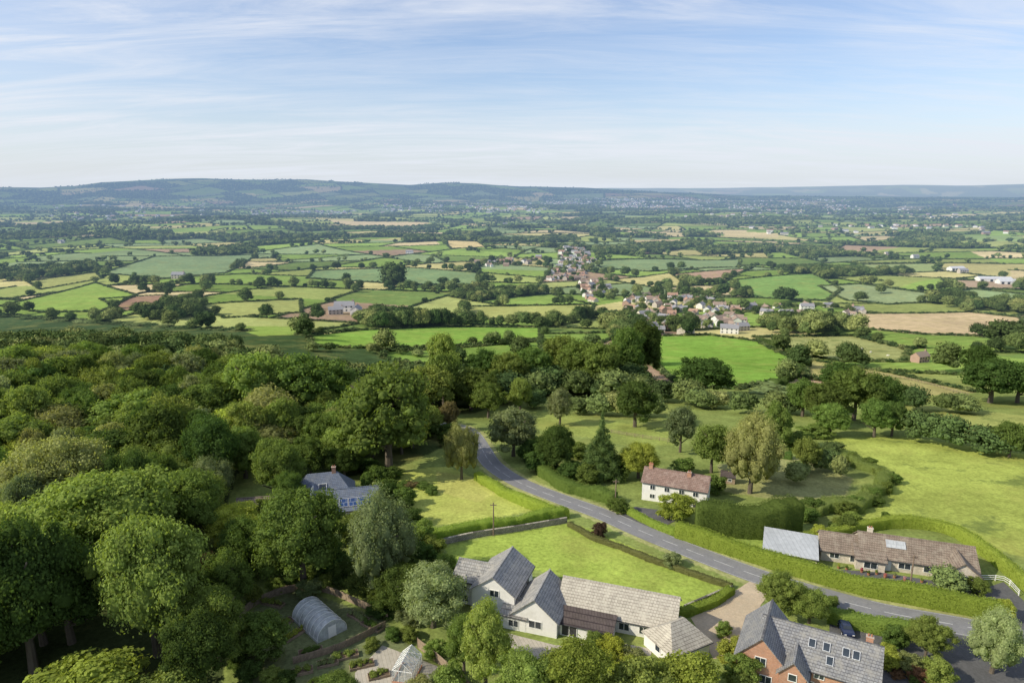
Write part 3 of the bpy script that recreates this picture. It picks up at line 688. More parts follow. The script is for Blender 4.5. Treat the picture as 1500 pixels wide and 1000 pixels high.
def glassmat(name, colr, f, rough):
    m, nt = newmat(name); a = nd(nt, 'ShaderNodeBsdfPrincipled'); a.inputs['Base Color'].default_value = (*colr, 1); a.inputs['Roughness'].default_value = rough
    t = nd(nt, 'ShaderNodeBsdfTransparent'); mm = nd(nt, 'ShaderNodeMixShader')
    v = nd(nt, 'ShaderNodeTexCoord').outputs['Object']
    L(nt, mrange(nt, noise(nt, v, 1.2, 3), .3, .7, f-.15, f+.15), mm.inputs[0]); L(nt, t.outputs[0], mm.inputs[1]); L(nt, a.outputs[0], mm.inputs[2]); finish(nt, mm.outputs[0], False); return m
def polytunnel(p, q, rad_, name="polytunnel"):
    d = q-p; Ln = np.linalg.norm(d); yaw = math.atan2(d[1], d[0]); e = obj(name, None, (p[0], p[1], h1(*p)), yaw)
    top(e, "translucent white polytunnel with metal hoops in kitchen garden", 'polytunnel')
    m = glassmat("polythene", (.74, .79, .82), .52, .18)
    n = 16; V = []; F = []
    xs = np.linspace(0, Ln, 25)
    for i, x in enumerate(xs):
        for k in range(n+1):
            t_ = math.pi*k/n; rr_ = rad_*(1-.02*(i % 3 > 0)); V.append((x, -rr_*math.cos(t_), .4+rr_*.95*math.sin(t_)))
    for i in range(len(xs)-1):
        for k in range(n): b = i*(n+1)+k; F.append((b, b+1, b+n+2, b+n+1))
    c = obj("cover", mesh_py("cover", V, F, [m]), parent=e)
    for p_ in c.data.polygons: p_.use_smooth = True
    for x in (0.02, Ln-.02):
        b = MB(); arc = [(x, -rad_*.97*math.cos(math.pi*k/n), .4+rad_*.92*math.sin(math.pi*k/n)) for k in range(n+1)]+[(x, rad_*.97, 0), (x, -rad_*.97, 0)]
        b.poly(arc); obj("end_panel", b.mesh("end_panel", [m]), parent=e)
    b = MB(); r_ = rad_+.03
    for k in range(n):
        t0, t1 = math.pi*k/n, math.pi*(k+1)/n
        b.tube((0, -r_*math.cos(t0), .4+r_*.95*math.sin(t0)), (0, -r_*math.cos(t1), .4+r_*.95*math.sin(t1)), .05, .05, 4)
    hm = b.mesh("hoop", [M_frame])
    for x in np.linspace(0, Ln, 8): obj("hoop", hm, (x, 0, 0), parent=e)
    for y in (-rad_, rad_):
        b = MB(); b.box(-.05, Ln+.05, y-.04, y+.04, 0, .45); obj("base_rail", b.mesh("base_rail", [M_metal]), parent=e)
    b = MB(); b.box(-.06, -.02, -.6, .6, .05, 2.0); b.box(-.08, -.06, -.7, -.6, 0, 2.1); b.box(-.08, -.06, .6, .7, 0, 2.1)
    obj("door", b.mesh("door", [M_frame]), parent=e)
    for y in (-1.3, 1.3):
        b = MB(); b.box(.6, Ln-.6, y-.6, y+.6, 0, .3); obj("bed", b.mesh("bed", [M_soil]), parent=e)
        C_ = np.column_stack([np.linspace(1, Ln-1, 12), np.full(12, y), np.full(12, .6)]); o = obj("crop", leafy("crop", C_, np.full((12, 3), .45), 500, .2, 3, [M_leaf], 1), parent=e); o.color = (*T_light, 1)
polytunnel(S(487, 932), S(450, 899), 2.6)
def greenhouse(p, yaw, Lg=4.2, Wg=3.0, ev=2.2, rg=3.6):
    e = obj("greenhouse", None, (p[0], p[1], h1(*p)), yaw); top(e, "small white framed glass greenhouse on garden paving", 'greenhouse')
    m = glassmat("greenhouse_glass", (.5, .58, .6), .28, .05)
    l, a_ = Lg/2, Wg/2; b = MB()
    for s in (-1, 1):
        b.poly([(-l, s*a_, .4), (l, s*a_, .4), (l, s*a_, ev), (-l, s*a_, ev)]); b.poly([(-l, s*a_, ev), (l, s*a_, ev), (l, 0, rg), (-l, 0, rg)])
        b.poly([(s*l, -a_, .4), (s*l, a_, .4), (s*l, a_, ev), (s*l, 0, rg), (s*l, -a_, ev)])
    obj("glazing", b.mesh("glazing", [m]), parent=e)
    b = MB(); t_ = .05
    for x in np.linspace(-l, l, 7):
        for s in (-1, 1):
            b.tube((x, s*a_, 0), (x, s*a_, ev), t_, t_, 4); b.tube((x, s*a_, ev), (x, 0, rg), t_, t_, 4)
    for s in (-1, 1):
        b.tube((-l, s*a_, ev), (l, s*a_, ev), t_, t_, 4)
        for y in (-.5, .5): b.tube((s*l, y, 0), (s*l, y, rg-.35), t_, t_, 4)
        b.tube((s*l, -a_, ev), (s*l, a_, ev), t_, t_, 4)
    b.tube((-l, 0, rg), (l, 0, rg), t_*1.4, t_*1.4, 4)
    obj("frame", b.mesh("frame", [M_frame]), parent=e)
    b = MB(); b.box(-l-.06, l+.06, -a_-.06, -a_+.06, 0, .4); b.box(-l-.06, l+.06, a_-.06, a_+.06, 0, .4); b.box(-l-.06, -l+.06, -a_+.06, a_-.06, 0, .4)
    obj("base_wall", b.mesh("base_wall", [M_brick]), parent=e)
greenhouse(S(597, 988), rad(78))
def shed(p, yaw, l_, w_, label):
    s = House("shed", p, label, 'shed'); s.block(p, yaw, l_, w_, 2.0, 2.9, M_wood, M_dbrown, oh=.2, wins=[('f', .5, 1.2, .8, .6)])
shed(S(1066, 706), rad(-20), 3.5, 2.6, "small timber garden shed behind the cottage")

def fence(P, label, h=1.5, kind='panel', m=None, group=None):
    P = spline(P, 1.0 if kind == 'panel' else 1.4); e = obj("fence", None, (P[0][0], P[0][1], h1(*P[0]))); top(e, label, 'fence', group)
    o0 = e.location; m = m or M_wood
    pts = [Vector((p[0], p[1], h1(*p)))-o0 for p in P]
    pb = MB(); pb.box(-.06, .06, -.06, .06, -.3, h+.08); pm = pb.mesh("post", [m])
    for i in range(0, len(pts), 2): obj("post", pm, pts[i], parent=e)
    if kind == 'panel':
        V = []; F = []; n = len(pts)
        for i in range(n):
            d = (pts[min(i+1, n-1)]-pts[max(i-1, 0)]); nn = d.cross(Vector((0, 0, 1))).normalized()*.02; up = Vector((0, 0, h))
            V += [pts[i]+nn, pts[i]+nn+up, pts[i]-nn+up, pts[i]-nn]
        for i in range(n-1):
            for k in range(4): F.append((i*4+k, i*4+(k+1) % 4, i*4+4+(k+1) % 4, i*4+4+k))
        F += [(0, 3, 2, 1), tuple((n-1)*4+k for k in range(4))]
        obj("panel", mesh_py("panel", V, F, [m]), parent=e)
    else:
        for z in (.35, .75, 1.1):
            br = MB()
            for i in range(len(pts)-1): br.tube(pts[i]+Vector((0, 0, z)), pts[i+1]+Vector((0, 0, z)), .05, .05, 4)
            obj("rail", br.mesh("rail", [m]), parent=e)
fence(W([(346, 912), (372, 888), (420, 868), (470, 866), (520, 885), (568, 908)]), "curved brown timber panel fence around kitchen garden", 1.4)
fence(W([(430, 972), (500, 950), (565, 918)]), "low brown timber fence beside raised beds", 1.2)
fence(W([(612, 948), (640, 970), (668, 995), (690, 1015)]), "tall brown timber panel fence by greenhouse", 1.7)
fence(W([(885, 632), (930, 640), (985, 648)]), "weathered post and rail fence around a paddock", 1.2, 'rail')
fence(W([(1428, 850), (1470, 852), (1492, 872)]), "white rail fence at the bungalow driveway", 1.1, 'rail', M_frame)
fence(W([(1228, 540), (1330, 556), (1420, 580)]), "post and rail fence along a dry pasture", 1.1, 'rail')
def wall(P, h, w, label, m):
    P = spline(P, 1.0); V = []; F = []
    T = np.gradient(P, axis=0); T /= np.linalg.norm(T, axis=1)[:, None]; N_ = np.stack([-T[:, 1], T[:, 0]], 1)*w/2
    for p, n in zip(P, N_):
        z = h1(*p); V += [(*(p-n), z-.4), (*(p-n), z+h), (*(p+n), z+h), (*(p+n), z-.4)]
    for i in range(len(P)-1):
        for k in range(3): b = i*4; F.append((b+k, b+k+1, b+4+k+1, b+4+k))
    F.append((0, 3, 2, 1)); b = (len(P)-1)*4; F.append((b, b+1, b+2, b+3))
    top(obj("garden_wall", mesh_py("garden_wall", V, F, [m])), label, 'wall')
wall(W([(648, 797), (700, 786), (760, 777), (830, 765)]), 1.3, .5, "grey stone retaining wall between two lawns", M_drystone)
wall(W([(1002, 892), (1048, 872), (1072, 862)]), .8, .35, "low stone wall at the edge of lawn", M_drystone)
def bed(p, yaw, l_, w_):
    e = obj("raised_bed", None, (p[0], p[1], h1(*p)), yaw); top(e, "timber raised vegetable bed with leafy crops", 'raised bed', "raised beds in the kitchen garden")
    b = MB(); t = .06; a, c = l_/2, w_/2
    b.box(-a, a, -c-t, -c, 0, .45); b.box(-a, a, c, c+t, 0, .45); b.box(-a-t, -a, -c-t, c+t, 0, .45); b.box(a, a+t, -c-t, c+t, 0, .45)
    obj("frame", b.mesh("frame", [M_wood]), parent=e)
    b = MB(); b.box(-a, a, -c, c, .05, .38); obj("soil", b.mesh("soil", [M_soil]), parent=e)
    rng = np.random.default_rng(int(abs(p[0]*100))); n = int(l_*5)
    C = np.column_stack([rng.uniform(-a+.2, a-.2, n), rng.uniform(-c+.2, c-.2, n), np.full(n, .55)]); rd = rng.uniform(.18, .42, (n, 1))*np.ones((1, 3))
    o = obj("crop", leafy("crop", C, rd, 800, .16, 3, [M_leaf], 1), parent=e); o.color = (*random.choice([T_light, T_mid, T_grey, T_lime]), 1)
for u, v, yw, l_, w_ in ((525, 905, -35, 4, 1.3), (545, 918, -35, 4, 1.3), (432, 930, 55, 4, 1.3), (415, 915, 55, 3.5, 1.3), (505, 962, 20, 4, 1.4), (530, 975, 20, 3.5, 1.4), (480, 972, 20, 3, 1.4), (400, 885, -20, 4, 1.3), (455, 955, 20, 3.5, 1.2), (555, 990, 20, 3, 1.3), (440, 985, 20, 3.5, 1.3), (470, 1000, 20, 3.5, 1.3)):
    bed(S(u, v), rad(yw), l_, w_)
def pole(u, vb, vt):
    x, y = S(u, vb); h = htop(x, y, vt); e = obj("telephone_pole", None, (x, y, h1(x, y))); top(e, "brown wooden telephone pole beside a hedge", 'pole', "telephone poles along the road")
    b = MB(); b.tube((0, 0, -.4), (0, 0, h), .16, .11, 8); obj("post", b.mesh("post", [M_pole]), parent=e)
    b = MB(); b.box(-.7, .7, -.06, .06, h-.6, h-.45)
    for xx in (-.6, -.25, .25, .6): b.tube((xx, 0, h-.45), (xx, 0, h-.3), .04, .03, 5)
    obj("crossarm", b.mesh("crossarm", [M_pole]), parent=e)
for q in ((723, 784, 736), (901, 746, 702), (1331, 872, 812), (690, 655, 625)): pole(*q)
def car(p, yaw, label, m):
    e = obj("parked_car", None, (p[0], p[1], h1(*p)+.05), yaw); top(e, label, 'car')
    prof = [(-2.1, .35), (-2.15, .75), (-1.95, 1.0), (-1.2, 1.02), (-.6, 1.42), (.9, 1.45), (1.7, 1.05), (2.05, .95), (2.1, .5), (2.0, .3)]
    bm = bmesh.new(); vs = []
    for s in (-1, 1): vs.append([bm.verts.new((x, s*(.86 if z < 1.1 else .66), z)) for x, z in prof])
    n = len(prof)
    for i in range(n): j = (i+1) % n; bm.faces.new((vs[0][i], vs[0][j], vs[1][j], vs[1][i]))
    bm.faces.new(vs[0][::-1]); bm.faces.new(vs[1]); bmesh.ops.recalc_face_normals(bm, faces=bm.faces[:])
    bmesh.ops.bevel(bm, geom=bm.edges[:], offset=.05, segments=2, affect='EDGES')
    me = bpy.data.meshes.new("body"); bm.to_mesh(me); bm.free(); me.materials.append(m); obj("body", me, parent=e)
    b = MB(); b.poly([(-1.15, -.72, 1.07), (-1.15, .72, 1.07), (-.66, .62, 1.42), (-.66, -.62, 1.42)]); b.poly([(1.68, -.72, 1.1), (1.68, .72, 1.1), (.98, .62, 1.46), (.98, -.62, 1.46)])
    for s in (-1, 1): b.poly([(-1.0, s*.80, 1.08), (1.4, s*.80, 1.08), (.85, s*.69, 1.4), (-.55, s*.69, 1.4)])
    o = obj("window_glass", b.mesh("window_glass", [M_glass]), parent=e); o.location.z = .02
    wb = MB(); wb.tube((0, -.11, 0), (0, .11, 0), .33, .33, 14); wb.tube((0, -.13, 0), (0, .13, 0), .18, .18, 10, 1); wm = wb.mesh("wheel", [M_rubber, M_metal])
    for x in (-1.3, 1.3):
        for s in (-1, 1): obj("wheel", wm, (x, s*.82, .33), parent=e)
    for s in (-1, 1):
        b = MB(); b.box(-2.19, -2.12, s*.6-.15, s*.6+.15, .68, .82); obj("headlight", b.mesh("headlight", [M_frame]), parent=e)
car(S(1238, 924), rad(80), "dark blue hatchback car parked beside the brick house", M_carp)
def pot(u, v, tint):
    x, y = S(u, v); e = obj("flower_pot", None, (x, y, h1(x, y)+.05)); top(e, "terracotta pot with flowers on the drive", 'flower pot', "flower pots beside the bungalow")
    b = MB(); b.tube((0, 0, 0), (0, 0, .4), .2, .28, 10); obj("pot", b.mesh("pot", [M_clay]), parent=e)
    C = R.uniform(-.2, .2, (8, 3))+np.array([0, 0, .55]); o = obj("flowers", leafy("flowers", C, np.full((8, 3), .16), 200, .1, 3, [M_leaf], 1), parent=e); o.color = (*tint, 1)
for u, v, t in ((1262, 838, (.3, .05, .05)), (1272, 842, T_mid), (1284, 841, T_light), (1296, 846, (.35, .12, .12)), (1310, 846, T_grey), (1325, 850, (.4, .25, .28)), (1350, 853, T_light), (1240, 834, T_mid), (1228, 832, T_lime)): pot(u, v, t)

# ------------------------------------------------------------------ hedges
def hedge(P, w, h, tint, label, name="hedge", dens=30, size=.22, wob=.1):
    P = spline(P, .7); n = len(P); rng = np.random.default_rng(n)
    T = np.gradient(P, axis=0); T /= np.linalg.norm(T, axis=1)[:, None]; N_ = np.stack([-T[:, 1], T[:, 0]], 1)
    P = P+N_*(np.convolve(rng.normal(0, wob*2.2, n+8), np.ones(9)/3, 'valid'))[:, None]*(wob/.3)
    z = H(P[:, 0], P[:, 1])
    prof = [(-.5, 0), (-.5, .86), (-.42, .98), (.42, .98), (.5, .86), (.5, 0)]
    lf = np.convolve(rng.normal(0, wob*.9, n+8), np.ones(9)/3, 'valid')
    hv = h*(1+.02*np.sin(np.arange(n)*.21+1)+np.clip(lf*.4, -.3, .5)); wv = w*(1+np.clip(lf*.35, -.25, .4))
    V = np.concatenate([np.column_stack([P+N_*(a*wv*.92)[:, None], z+b*hv*.96+(-.2 if b == 0 else 0)]) for a, b in prof]); F = []
    for k in range(5):
        a = np.arange(n-1)+k*n; F.append(np.stack([a, a+1, a+1+n, a+n], 1))
    caps = np.array([[0, n, 2*n, 3*n], [0, 3*n, 4*n, 5*n], [n-1, 4*n-1, 3*n-1, 2*n-1], [n-1, 6*n-1, 5*n-1, 4*n-1]])
    F.append(caps); F = np.concatenate(F)
    Ltot = np.linalg.norm(np.diff(P, axis=0), axis=1).sum(); m = int(Ltot*(2*h+w)*dens)
    s = rng.uniform(0, n-1.001, m); i = s.astype(int); f = (s-i)[:, None]
    p = P[i]*(1-f)+P[i+1]*f; nn = N_[i]; zz = z[i]; hh = hv[i]; ww = wv[i]
    t = rng.uniform(0, 2*h+w, m)
    side = np.where(t < h, 0, np.where(t < 2*h, 1, 2))
    off = np.where(side == 0, -.5, np.where(side == 1, .5, rng.uniform(-.5, .5, m)))*ww+rng.normal(0, wob*.4, m)
    zz2 = np.where(side == 2, hh+rng.normal(0, wob*.5, m), rng.uniform(0, 1, m)*hh)
    Q = np.column_stack([p+nn*off[:, None], zz+zz2])
    nr_ = np.zeros((m, 3)); nr_[:, :2] = nn*np.where(side == 0, -1, np.where(side == 1, 1, 0))[:, None]; nr_[:, 2] = np.where(side == 2, 1, -.2)
    nr_ += rng.normal(size=(m, 3))*.3; nr_ /= np.linalg.norm(nr_, axis=1)[:, None]
    a = np.cross(nr_, rng.normal(size=(m, 3))); a /= np.linalg.norm(a, axis=1)[:, None]; c = np.cross(nr_, a); sz = size*rng.uniform(.5, 1.3, (m, 1))*.5
    q = np.stack([Q-a*sz, Q-c*sz*.7, Q+a*sz, Q+c*sz*.7], 1).reshape(-1, 3)
    F2 = len(V)+np.arange(m*4).reshape(-1, 4)
    V = np.concatenate([V, q]); o0 = np.array([P[0][0], P[0][1], z[0]]); V = V-o0
    o = obj(name, mesh_np(name, V, [(F, 0), (F2, 0)], [M_leaf]), tuple(o0)); o.color = (*tint, 1); top(o, label, 'hedge'); return o
hedge(W([(990, 786), (1060, 808), (1160, 840), (1240, 862), (1310, 878), (1400, 895), (1478, 907)]), 1.9, 3.2, (.20, .265, .035), "long clipped bright green hedge along the road", wob=.12)
hedge(W([(1018, 778), (1060, 781), (1110, 783), (1166, 778)]), 4.5, 7.0, (.11, .17, .035), "tall dense clipped evergreen hedge beside the cottage", wob=.18)
hedge(W([(1168, 752), (1220, 750), (1268, 740), (1292, 722), (1288, 700), (1262, 684), (1215, 672)]), 3.6, 2.6, (.15, .20, .05), "broad curved hedge between garden and pasture", wob=.36)
hedge(W([(697, 702), (720, 716), (760, 737), (810, 757), (832, 757)]), 1.9, 2.2, (.23, .31, .04), "clipped light green hedge between lawn and road", wob=.2)
hedge(W([(610, 785), (650, 790), (700, 780), (760, 768), (828, 758)]), 2.0, 2.3, (.22, .29, .04), "bright green hedge above a stone wall", wob=.25)
hedge(W([(832, 770), (870, 790), (930, 812), (1000, 838), (1072, 862)]), 1.0, 1.0, (.15, .16, .055), "low reddish green hedge between lawn and road", wob=.15)
hedge(W([(985, 905), (1010, 898), (1045, 885), (1070, 868)]), 1.6, 1.4, (.2, .30, .04), "low bright green hedge at a driveway")
hedge(W([(1212, 908), (1250, 918), (1300, 928), (1348, 933)]), 2.4, 2.4, (.16, .23, .04), "thick green hedge between road and brick house", wob=.16)
hedge(W([(1175, 800), (1215, 790), (1300, 772), (1380, 778), (1440, 812), (1500, 862), (1540, 890)]), 1.8, 2.5, (.20, .28, .04), "clipped green hedge behind the bungalow", wob=.14)
hedge(W([(788, 690), (812, 708), (850, 726), (900, 738)]), 2.8, 2.6, (.12, .18, .035), "rough green hedge beside the road bend", wob=.33)
hedge(W([(920, 752), (955, 770), (990, 784)]), 1.4, 1.6, (.21, .29, .04), "low clipped hedge in front of cottage")
hedge(W([(1160, 672), (1110, 668), (1060, 672)]), 2.5, 2.0, (.10, .16, .035), "dark green hedge behind the garden", wob=.3)
hedge(W([(1115, 500), (1150, 512), (1174, 528), (1166, 548), (1140, 566)]), 3.5, 3.0, (.08, .13, .035), "curved dark field hedge around bright pasture", dens=9, size=.6, wob=.4)

# ------------------------------------------------------------------ trees from the survey
for q in [
 (570, 692, 538, 155, 'oak', T_mid), (375, 622, 513, 92, 'oak', T_light), (452, 622, 520, 110, 'oak', T_mid), (165, 860, 690, 215, 'oak', (.21, .275, .055)),
 (232, 960, 755, 150, 'tall', T_light), (50, 985, 765, 165, 'oak', T_dark), (20, 740, 662, 90, 'oak', T_lime), (445, 862, 718, 135, 'oak', T_mid), (560, 868, 730, 110, 'willow', T_grey),
 (345, 800, 738, 90, 'oak', T_lime), (635, 918, 830, 110, 'oak', T_grey), (595, 905, 830, 80, 'oak', T_mid), (300, 900, 810, 70, 'oak', T_purple),
 (676, 702, 622, 50, 'willow', T_olive), (657, 632, 588, 32, 'tall', T_brown), (752, 668, 598, 76, 'oak', T_grey), (815, 690, 622, 62, 'tall', T_dark), (880, 700, 604, 62, 'conifer', (.14, .2, .06)),
 (935, 700, 648, 60, 'oak', T_lime), (1098, 722, 610, 92, 'willow', T_olive), (1042, 692, 620, 62, 'oak', T_light), (996, 662, 594, 52, 'tall', T_grey), (1030, 582, 524, 88, 'oak', T_dark),
 (930, 625, 558, 72, 'oak', T_dark), (820, 622, 568, 42, 'tall', T_grey), (762, 604, 553, 42, 'tall', T_light), (715, 612, 560, 50, 'oak', T_mid), (690, 600, 540, 70, 'oak', T_mid),
 (940, 560, 470, 55, 'oak', T_dark), (915, 565, 478, 60, 'oak', T_mid), (880, 575, 500, 60, 'oak', T_mid), (850, 570, 496, 70, 'oak', T_fresh), (820, 560, 490, 60, 'oak', T_light), (780, 570, 508, 60, 'oak', T_mid),
 (650, 575, 486, 45, 'tall', T_light), (650, 600, 515, 60, 'tall', T_mid), (630, 610, 535, 70, 'oak', T_light), (745, 578, 516, 60, 'oak', T_fresh), (710, 575, 512, 55, 'oak', T_dark),
 (1140, 902, 838, 60, 'oak', T_light), (1185, 912, 862, 60, 'oak', T_fresh), (1452, 985, 898, 80, 'willow', T_grey), (1355, 962, 904, 54, 'oak', T_light), (1385, 865, 834, 46, 'oak', T_mid),
 (712, 1008, 885, 80, 'tall', T_light), (840, 1050, 945, 120, 'oak', T_lime), (770, 1060, 958, 110, 'oak', T_light), (680, 985, 900, 60, 'tall', T_fresh), (1180, 690, 640, 45, 'oak', T_light), (1135, 660, 590, 45, 'tall', T_light),
 (1205, 625, 560, 70, 'oak', T_mid), (1250, 615, 540, 75, 'oak', T_mid), (1290, 615, 548, 60, 'oak', T_dark), (1175, 610, 555, 60, 'oak', T_mid), (1230, 580, 530, 60, 'oak', T_dark), (1280, 640, 584, 55, 'oak', T_mid), (1215, 640, 590, 50, 'oak', T_fresh),
 (1430, 560, 505, 45, 'oak', T_dark), (1450, 590, 525, 90, 'oak', T_dark), (1490, 590, 530, 70, 'oak', T_dark), (1385, 545, 505, 40, 'oak', T_mid), (1470, 510, 470, 50, 'tall', T_mid), (1190, 492, 456, 36, 'oak', T_dark),
 (578, 420, 386, 36, 'oak', T_dark), (1150, 442, 422, 26, 'oak', T_dark), (1255, 492, 462, 30, 'oak', T_mid), (240, 708, 590, 110, 'oak', T_mid), (310, 720, 610, 100, 'oak', T_dark), (410, 735, 640, 80, 'oak', T_mid), (360, 700, 625, 80, 'oak', T_fresh),
 (500, 1040, 985, 60, 'oak', T_mid), (1230, 700, 668, 22, 'tall', T_light), (1120, 700, 660, 40, 'oak', T_grey), (980, 720, 690, 26, 'conifer', T_dark),
 (322, 975, 860, 90, 'oak', T_mid), (338, 905, 805, 80, 'oak', T_fresh), (295, 1020, 900, 100, 'oak', T_dark), (425, 752, 690, 50, 'oak', T_mid), (360, 840, 760, 70, 'oak', T_mid), (100, 780, 640, 130, 'oak', T_olive), (25, 860, 740, 110, 'oak', T_light), (275, 800, 690, 110, 'oak', T_fresh), (455, 700, 640, 60, 'oak', T_mid), (505, 700, 655, 50, 'oak', T_dark)]:
    tpx(*q)
for q in [
 (385, 965, 893, 74, T_mid), (130, 1060, 975, 200, T_lime), (250, 1060, 985, 120, T_light), (990, 762, 720, 50, T_lime), (900, 968, 933, 52, T_yel), (1075, 970, 935, 56, T_lime), (1010, 1030, 962, 110, T_lime),
 (930, 1040, 965, 100, T_light), (1085, 1005, 955, 50, T_light), (878, 786, 765, 26, T_purple), (905, 750, 728, 30, T_mid), (985, 828, 808, 32, T_grey), (1240, 778, 754, 34, T_mid), (1200, 795, 768, 30, T_lime),
 (1300, 975, 945, 40, T_lime), (1330, 985, 955, 40, T_olive), (1310, 950, 915, 40, T_mid), (1345, 998, 975, 30, (.24, .13, .07)), (1375, 1005, 965, 50, T_light), (1432, 868, 845, 30, T_light), (620, 714, 706, 26, T_mid), (600, 713, 706, 26, T_brown), (632, 722, 712, 22, T_mid),
 (590, 712, 704, 24, T_mid), (860, 708, 680, 40, T_mid), (835, 700, 675, 40, T_dark), (795, 690, 655, 45, T_dark), (775, 675, 645, 40, T_dark), (905, 700, 665, 40, T_mid), (860, 745, 722, 34, T_light), (840, 735, 712, 30, T_mid),
 (1060, 930, 910, 26, T_light), (455, 870, 848, 40, T_grey), (500, 845, 815, 60, T_dark), (600, 770, 745, 40, T_dark), (565, 765, 738, 40, T_mid), (570, 700, 684, 40, T_mid), (540, 690, 670, 40, T_dark), (430, 770, 740, 50, T_dark), (650, 880, 845, 50, T_mid), (470, 795, 748, 60, T_mid), (520, 795, 750, 54, T_light), (560, 780, 745, 44, T_mid),
 (660, 1030, 975, 60, T_light), (610, 1030, 1000, 60, T_olive), (1195, 640, 622, 50, T_light), (1165, 655, 632, 50, T_mid), (1060, 665, 640, 50, T_mid), (1220, 890, 862, 36, T_lime), (1445, 915, 895, 30, T_light), (1470, 905, 876, 30, T_lime), (1000, 695, 672, 40, T_mid), (1045, 722, 696, 36, T_mid), (930, 985, 955, 60, T_olive), (370, 930, 905, 34, T_light), (360, 960, 940, 34, T_grey), (400, 1000, 978, 40, T_light), (545, 950, 935, 26, T_light), (575, 935, 918, 28, T_mid), (640, 1000, 980, 28, T_grey)]:
    tpx(*q[:4], 'bush', q[4])
def line(P, sp, wr, hr, tints, kind='oak', jit=1.5, tag='in a hedgerow'):
    P = spline(W(P), sp)
    for p in P:
        x, y = p+R.normal(0, jit, 2); (shrubs if kind == 'bush' else trees).append([x, y, R.uniform(*wr), R.uniform(*hr), kind, tints[R.integers(len(tints))], tag])
line([(1315, 643), (1400, 657), (1520, 674)], 6, (9, 13), (8, 12), [T_dark, T_mid], 'oak', 2)
line([(970, 590), (1060, 600), (1160, 608)], 7, (8, 12), (7, 11), [T_dark, T_mid, T_light], 'oak', 3)
line([(800, 600), (870, 606), (960, 612)], 7, (7, 11), (6, 9), [T_dark, T_mid], 'oak', 2.5)
line([(1290, 590), (1340, 600), (1420, 605)], 7, (8, 12), (6, 10), [T_dark, T_mid], 'oak', 3)
line([(560, 482), (600, 480), (690, 478)], 8, (10, 15), (12, 18), [T_dark, T_mid], 'oak', 4)
line([(690, 505), (740, 506), (800, 508)], 11, (6, 9), (4, 7), [T_dark, T_mid], 'oak', 3)
line([(455, 514), (560, 518), (640, 522)], 12, (6, 9), (4, 6.5), [T_mid, T_light], 'oak', 3)
line([(1160, 705), (1200, 690), (1215, 665)], 5, (4, 7), (3, 6), [T_mid, T_light], 'oak', 2)
line([(740, 632), (760, 640), (790, 652), (830, 668)], 4, (4, 7), (3, 5.5), [T_dark, T_mid, T_light], 'bush', 2, 'garden')
line([(600, 640), (640, 640), (660, 655)], 5, (5, 8), (4, 7), [T_dark, T_mid], 'bush', 2, 'garden')
line([(540, 700), (560, 720), (590, 750)], 4, (3, 6), (3, 5), [T_dark, T_mid], 'bush', 1.5, 'garden')
line([(1170, 850), (1215, 893), (1290, 908)], 4, (2, 3.5), (1.5, 2.5), [T_mid, T_light], 'bush', .8, 'garden')
line([(850, 965), (900, 985), (960, 1000), (1060, 1010)], 3.4, (3, 5), (2, 4.5), [T_light, T_lime, T_mid, T_lime], 'bush', 1.2, 'garden')
line([(340, 985), (420, 1010), (520, 1040)], 4, (3, 5), (2, 4), [T_light, T_dark, T_mid], 'bush', 1.2, 'garden')
line([(350, 890), (400, 865), (450, 850), (520, 870), (590, 915), (640, 960)], 3.6, (3, 5), (2, 4), [T_light, T_dark, T_mid, T_grey], 'bush', 1.0, 'garden')
line([(400, 745), (380, 790), (400, 835), (520, 855), (600, 860)], 5, (5, 9), (4, 8), [T_dark, T_mid], 'bush', 2, 'wood')
line([(560, 790), (600, 800), (635, 830), (655, 870)], 4, (4, 7), (4, 7), [T_dark, T_mid, T_light], 'bush', 1.5, 'wood')
line([(1290, 955), (1320, 1000), (1390, 1010)], 3, (1.5, 3), (1, 2.2), [T_light, T_olive, (.22, .13, .07), T_mid], 'bush', 1.0, 'garden')
line([(1180, 790), (1230, 768), (1300, 764)], 4, (2, 4), (1.5, 3), [T_light, T_mid], 'bush', 1.0, 'garden')
line([(1170, 755), (1230, 752), (1275, 742), (1296, 720), (1288, 697), (1255, 680), (1215, 668)], 5.5, (3, 5), (2.4, 3.8), [T_mid, T_light, T_fresh], 'bush', 1.2, 'garden')
def scatter(P, sp, wr, hr, tints, wts, kinds=('oak', 'oak', 'oak', 'tall', 'oak', 'willow'), avoid=(), tag='in dense woodland'):
    x0, y0 = P.min(0); x1, y1 = P.max(0)
    ex = np.array([[t[0], t[1], t[2]] for t in trees])
    for yy in np.arange(y0, y1, sp*.9):
        for xx in np.arange(x0, x1, sp):
            x = xx+R.uniform(-.45, .45)*sp; y = yy+R.uniform(-.45, .45)*sp
            if not inpoly(x, y, P) or any(inpoly(x, y, a) for a in avoid): continue
            if abs(x) > .8*y+25: continue
            if (np.hypot(ex[:, 0]-x, ex[:, 1]-y) < ex[:, 2]*.42).any(): continue
            w = R.uniform(*wr)*R.choice([.75, 1, 1.3]); hh = R.uniform(*hr)*float(np.interp(y, [250, 330], [1, .72]))
            trees.append([x, y, w, hh, kinds[R.integers(len(kinds))], tints[R.choice(len(tints), p=wts)], tag])
wt = [T_dark, T_mid, T_light, T_lime, T_grey, T_olive, T_fresh]; wp = [.17, .25, .2, .05, .08, .08, .17]
scatter(wood_left, 10.0, (10, 17), (10, 18), wt, wp, avoid=(glade,))
scatter(wood_cen, 8.5, (9, 15), (9, 15), wt, wp)
scatter(wood_mid, 10.2, (10, 16), (9, 15), wt, wp)
trees = [t for t in trees if np.hypot(RP[:, 0]-t[0], RP[:, 1]-t[1]).min() > 5.0]
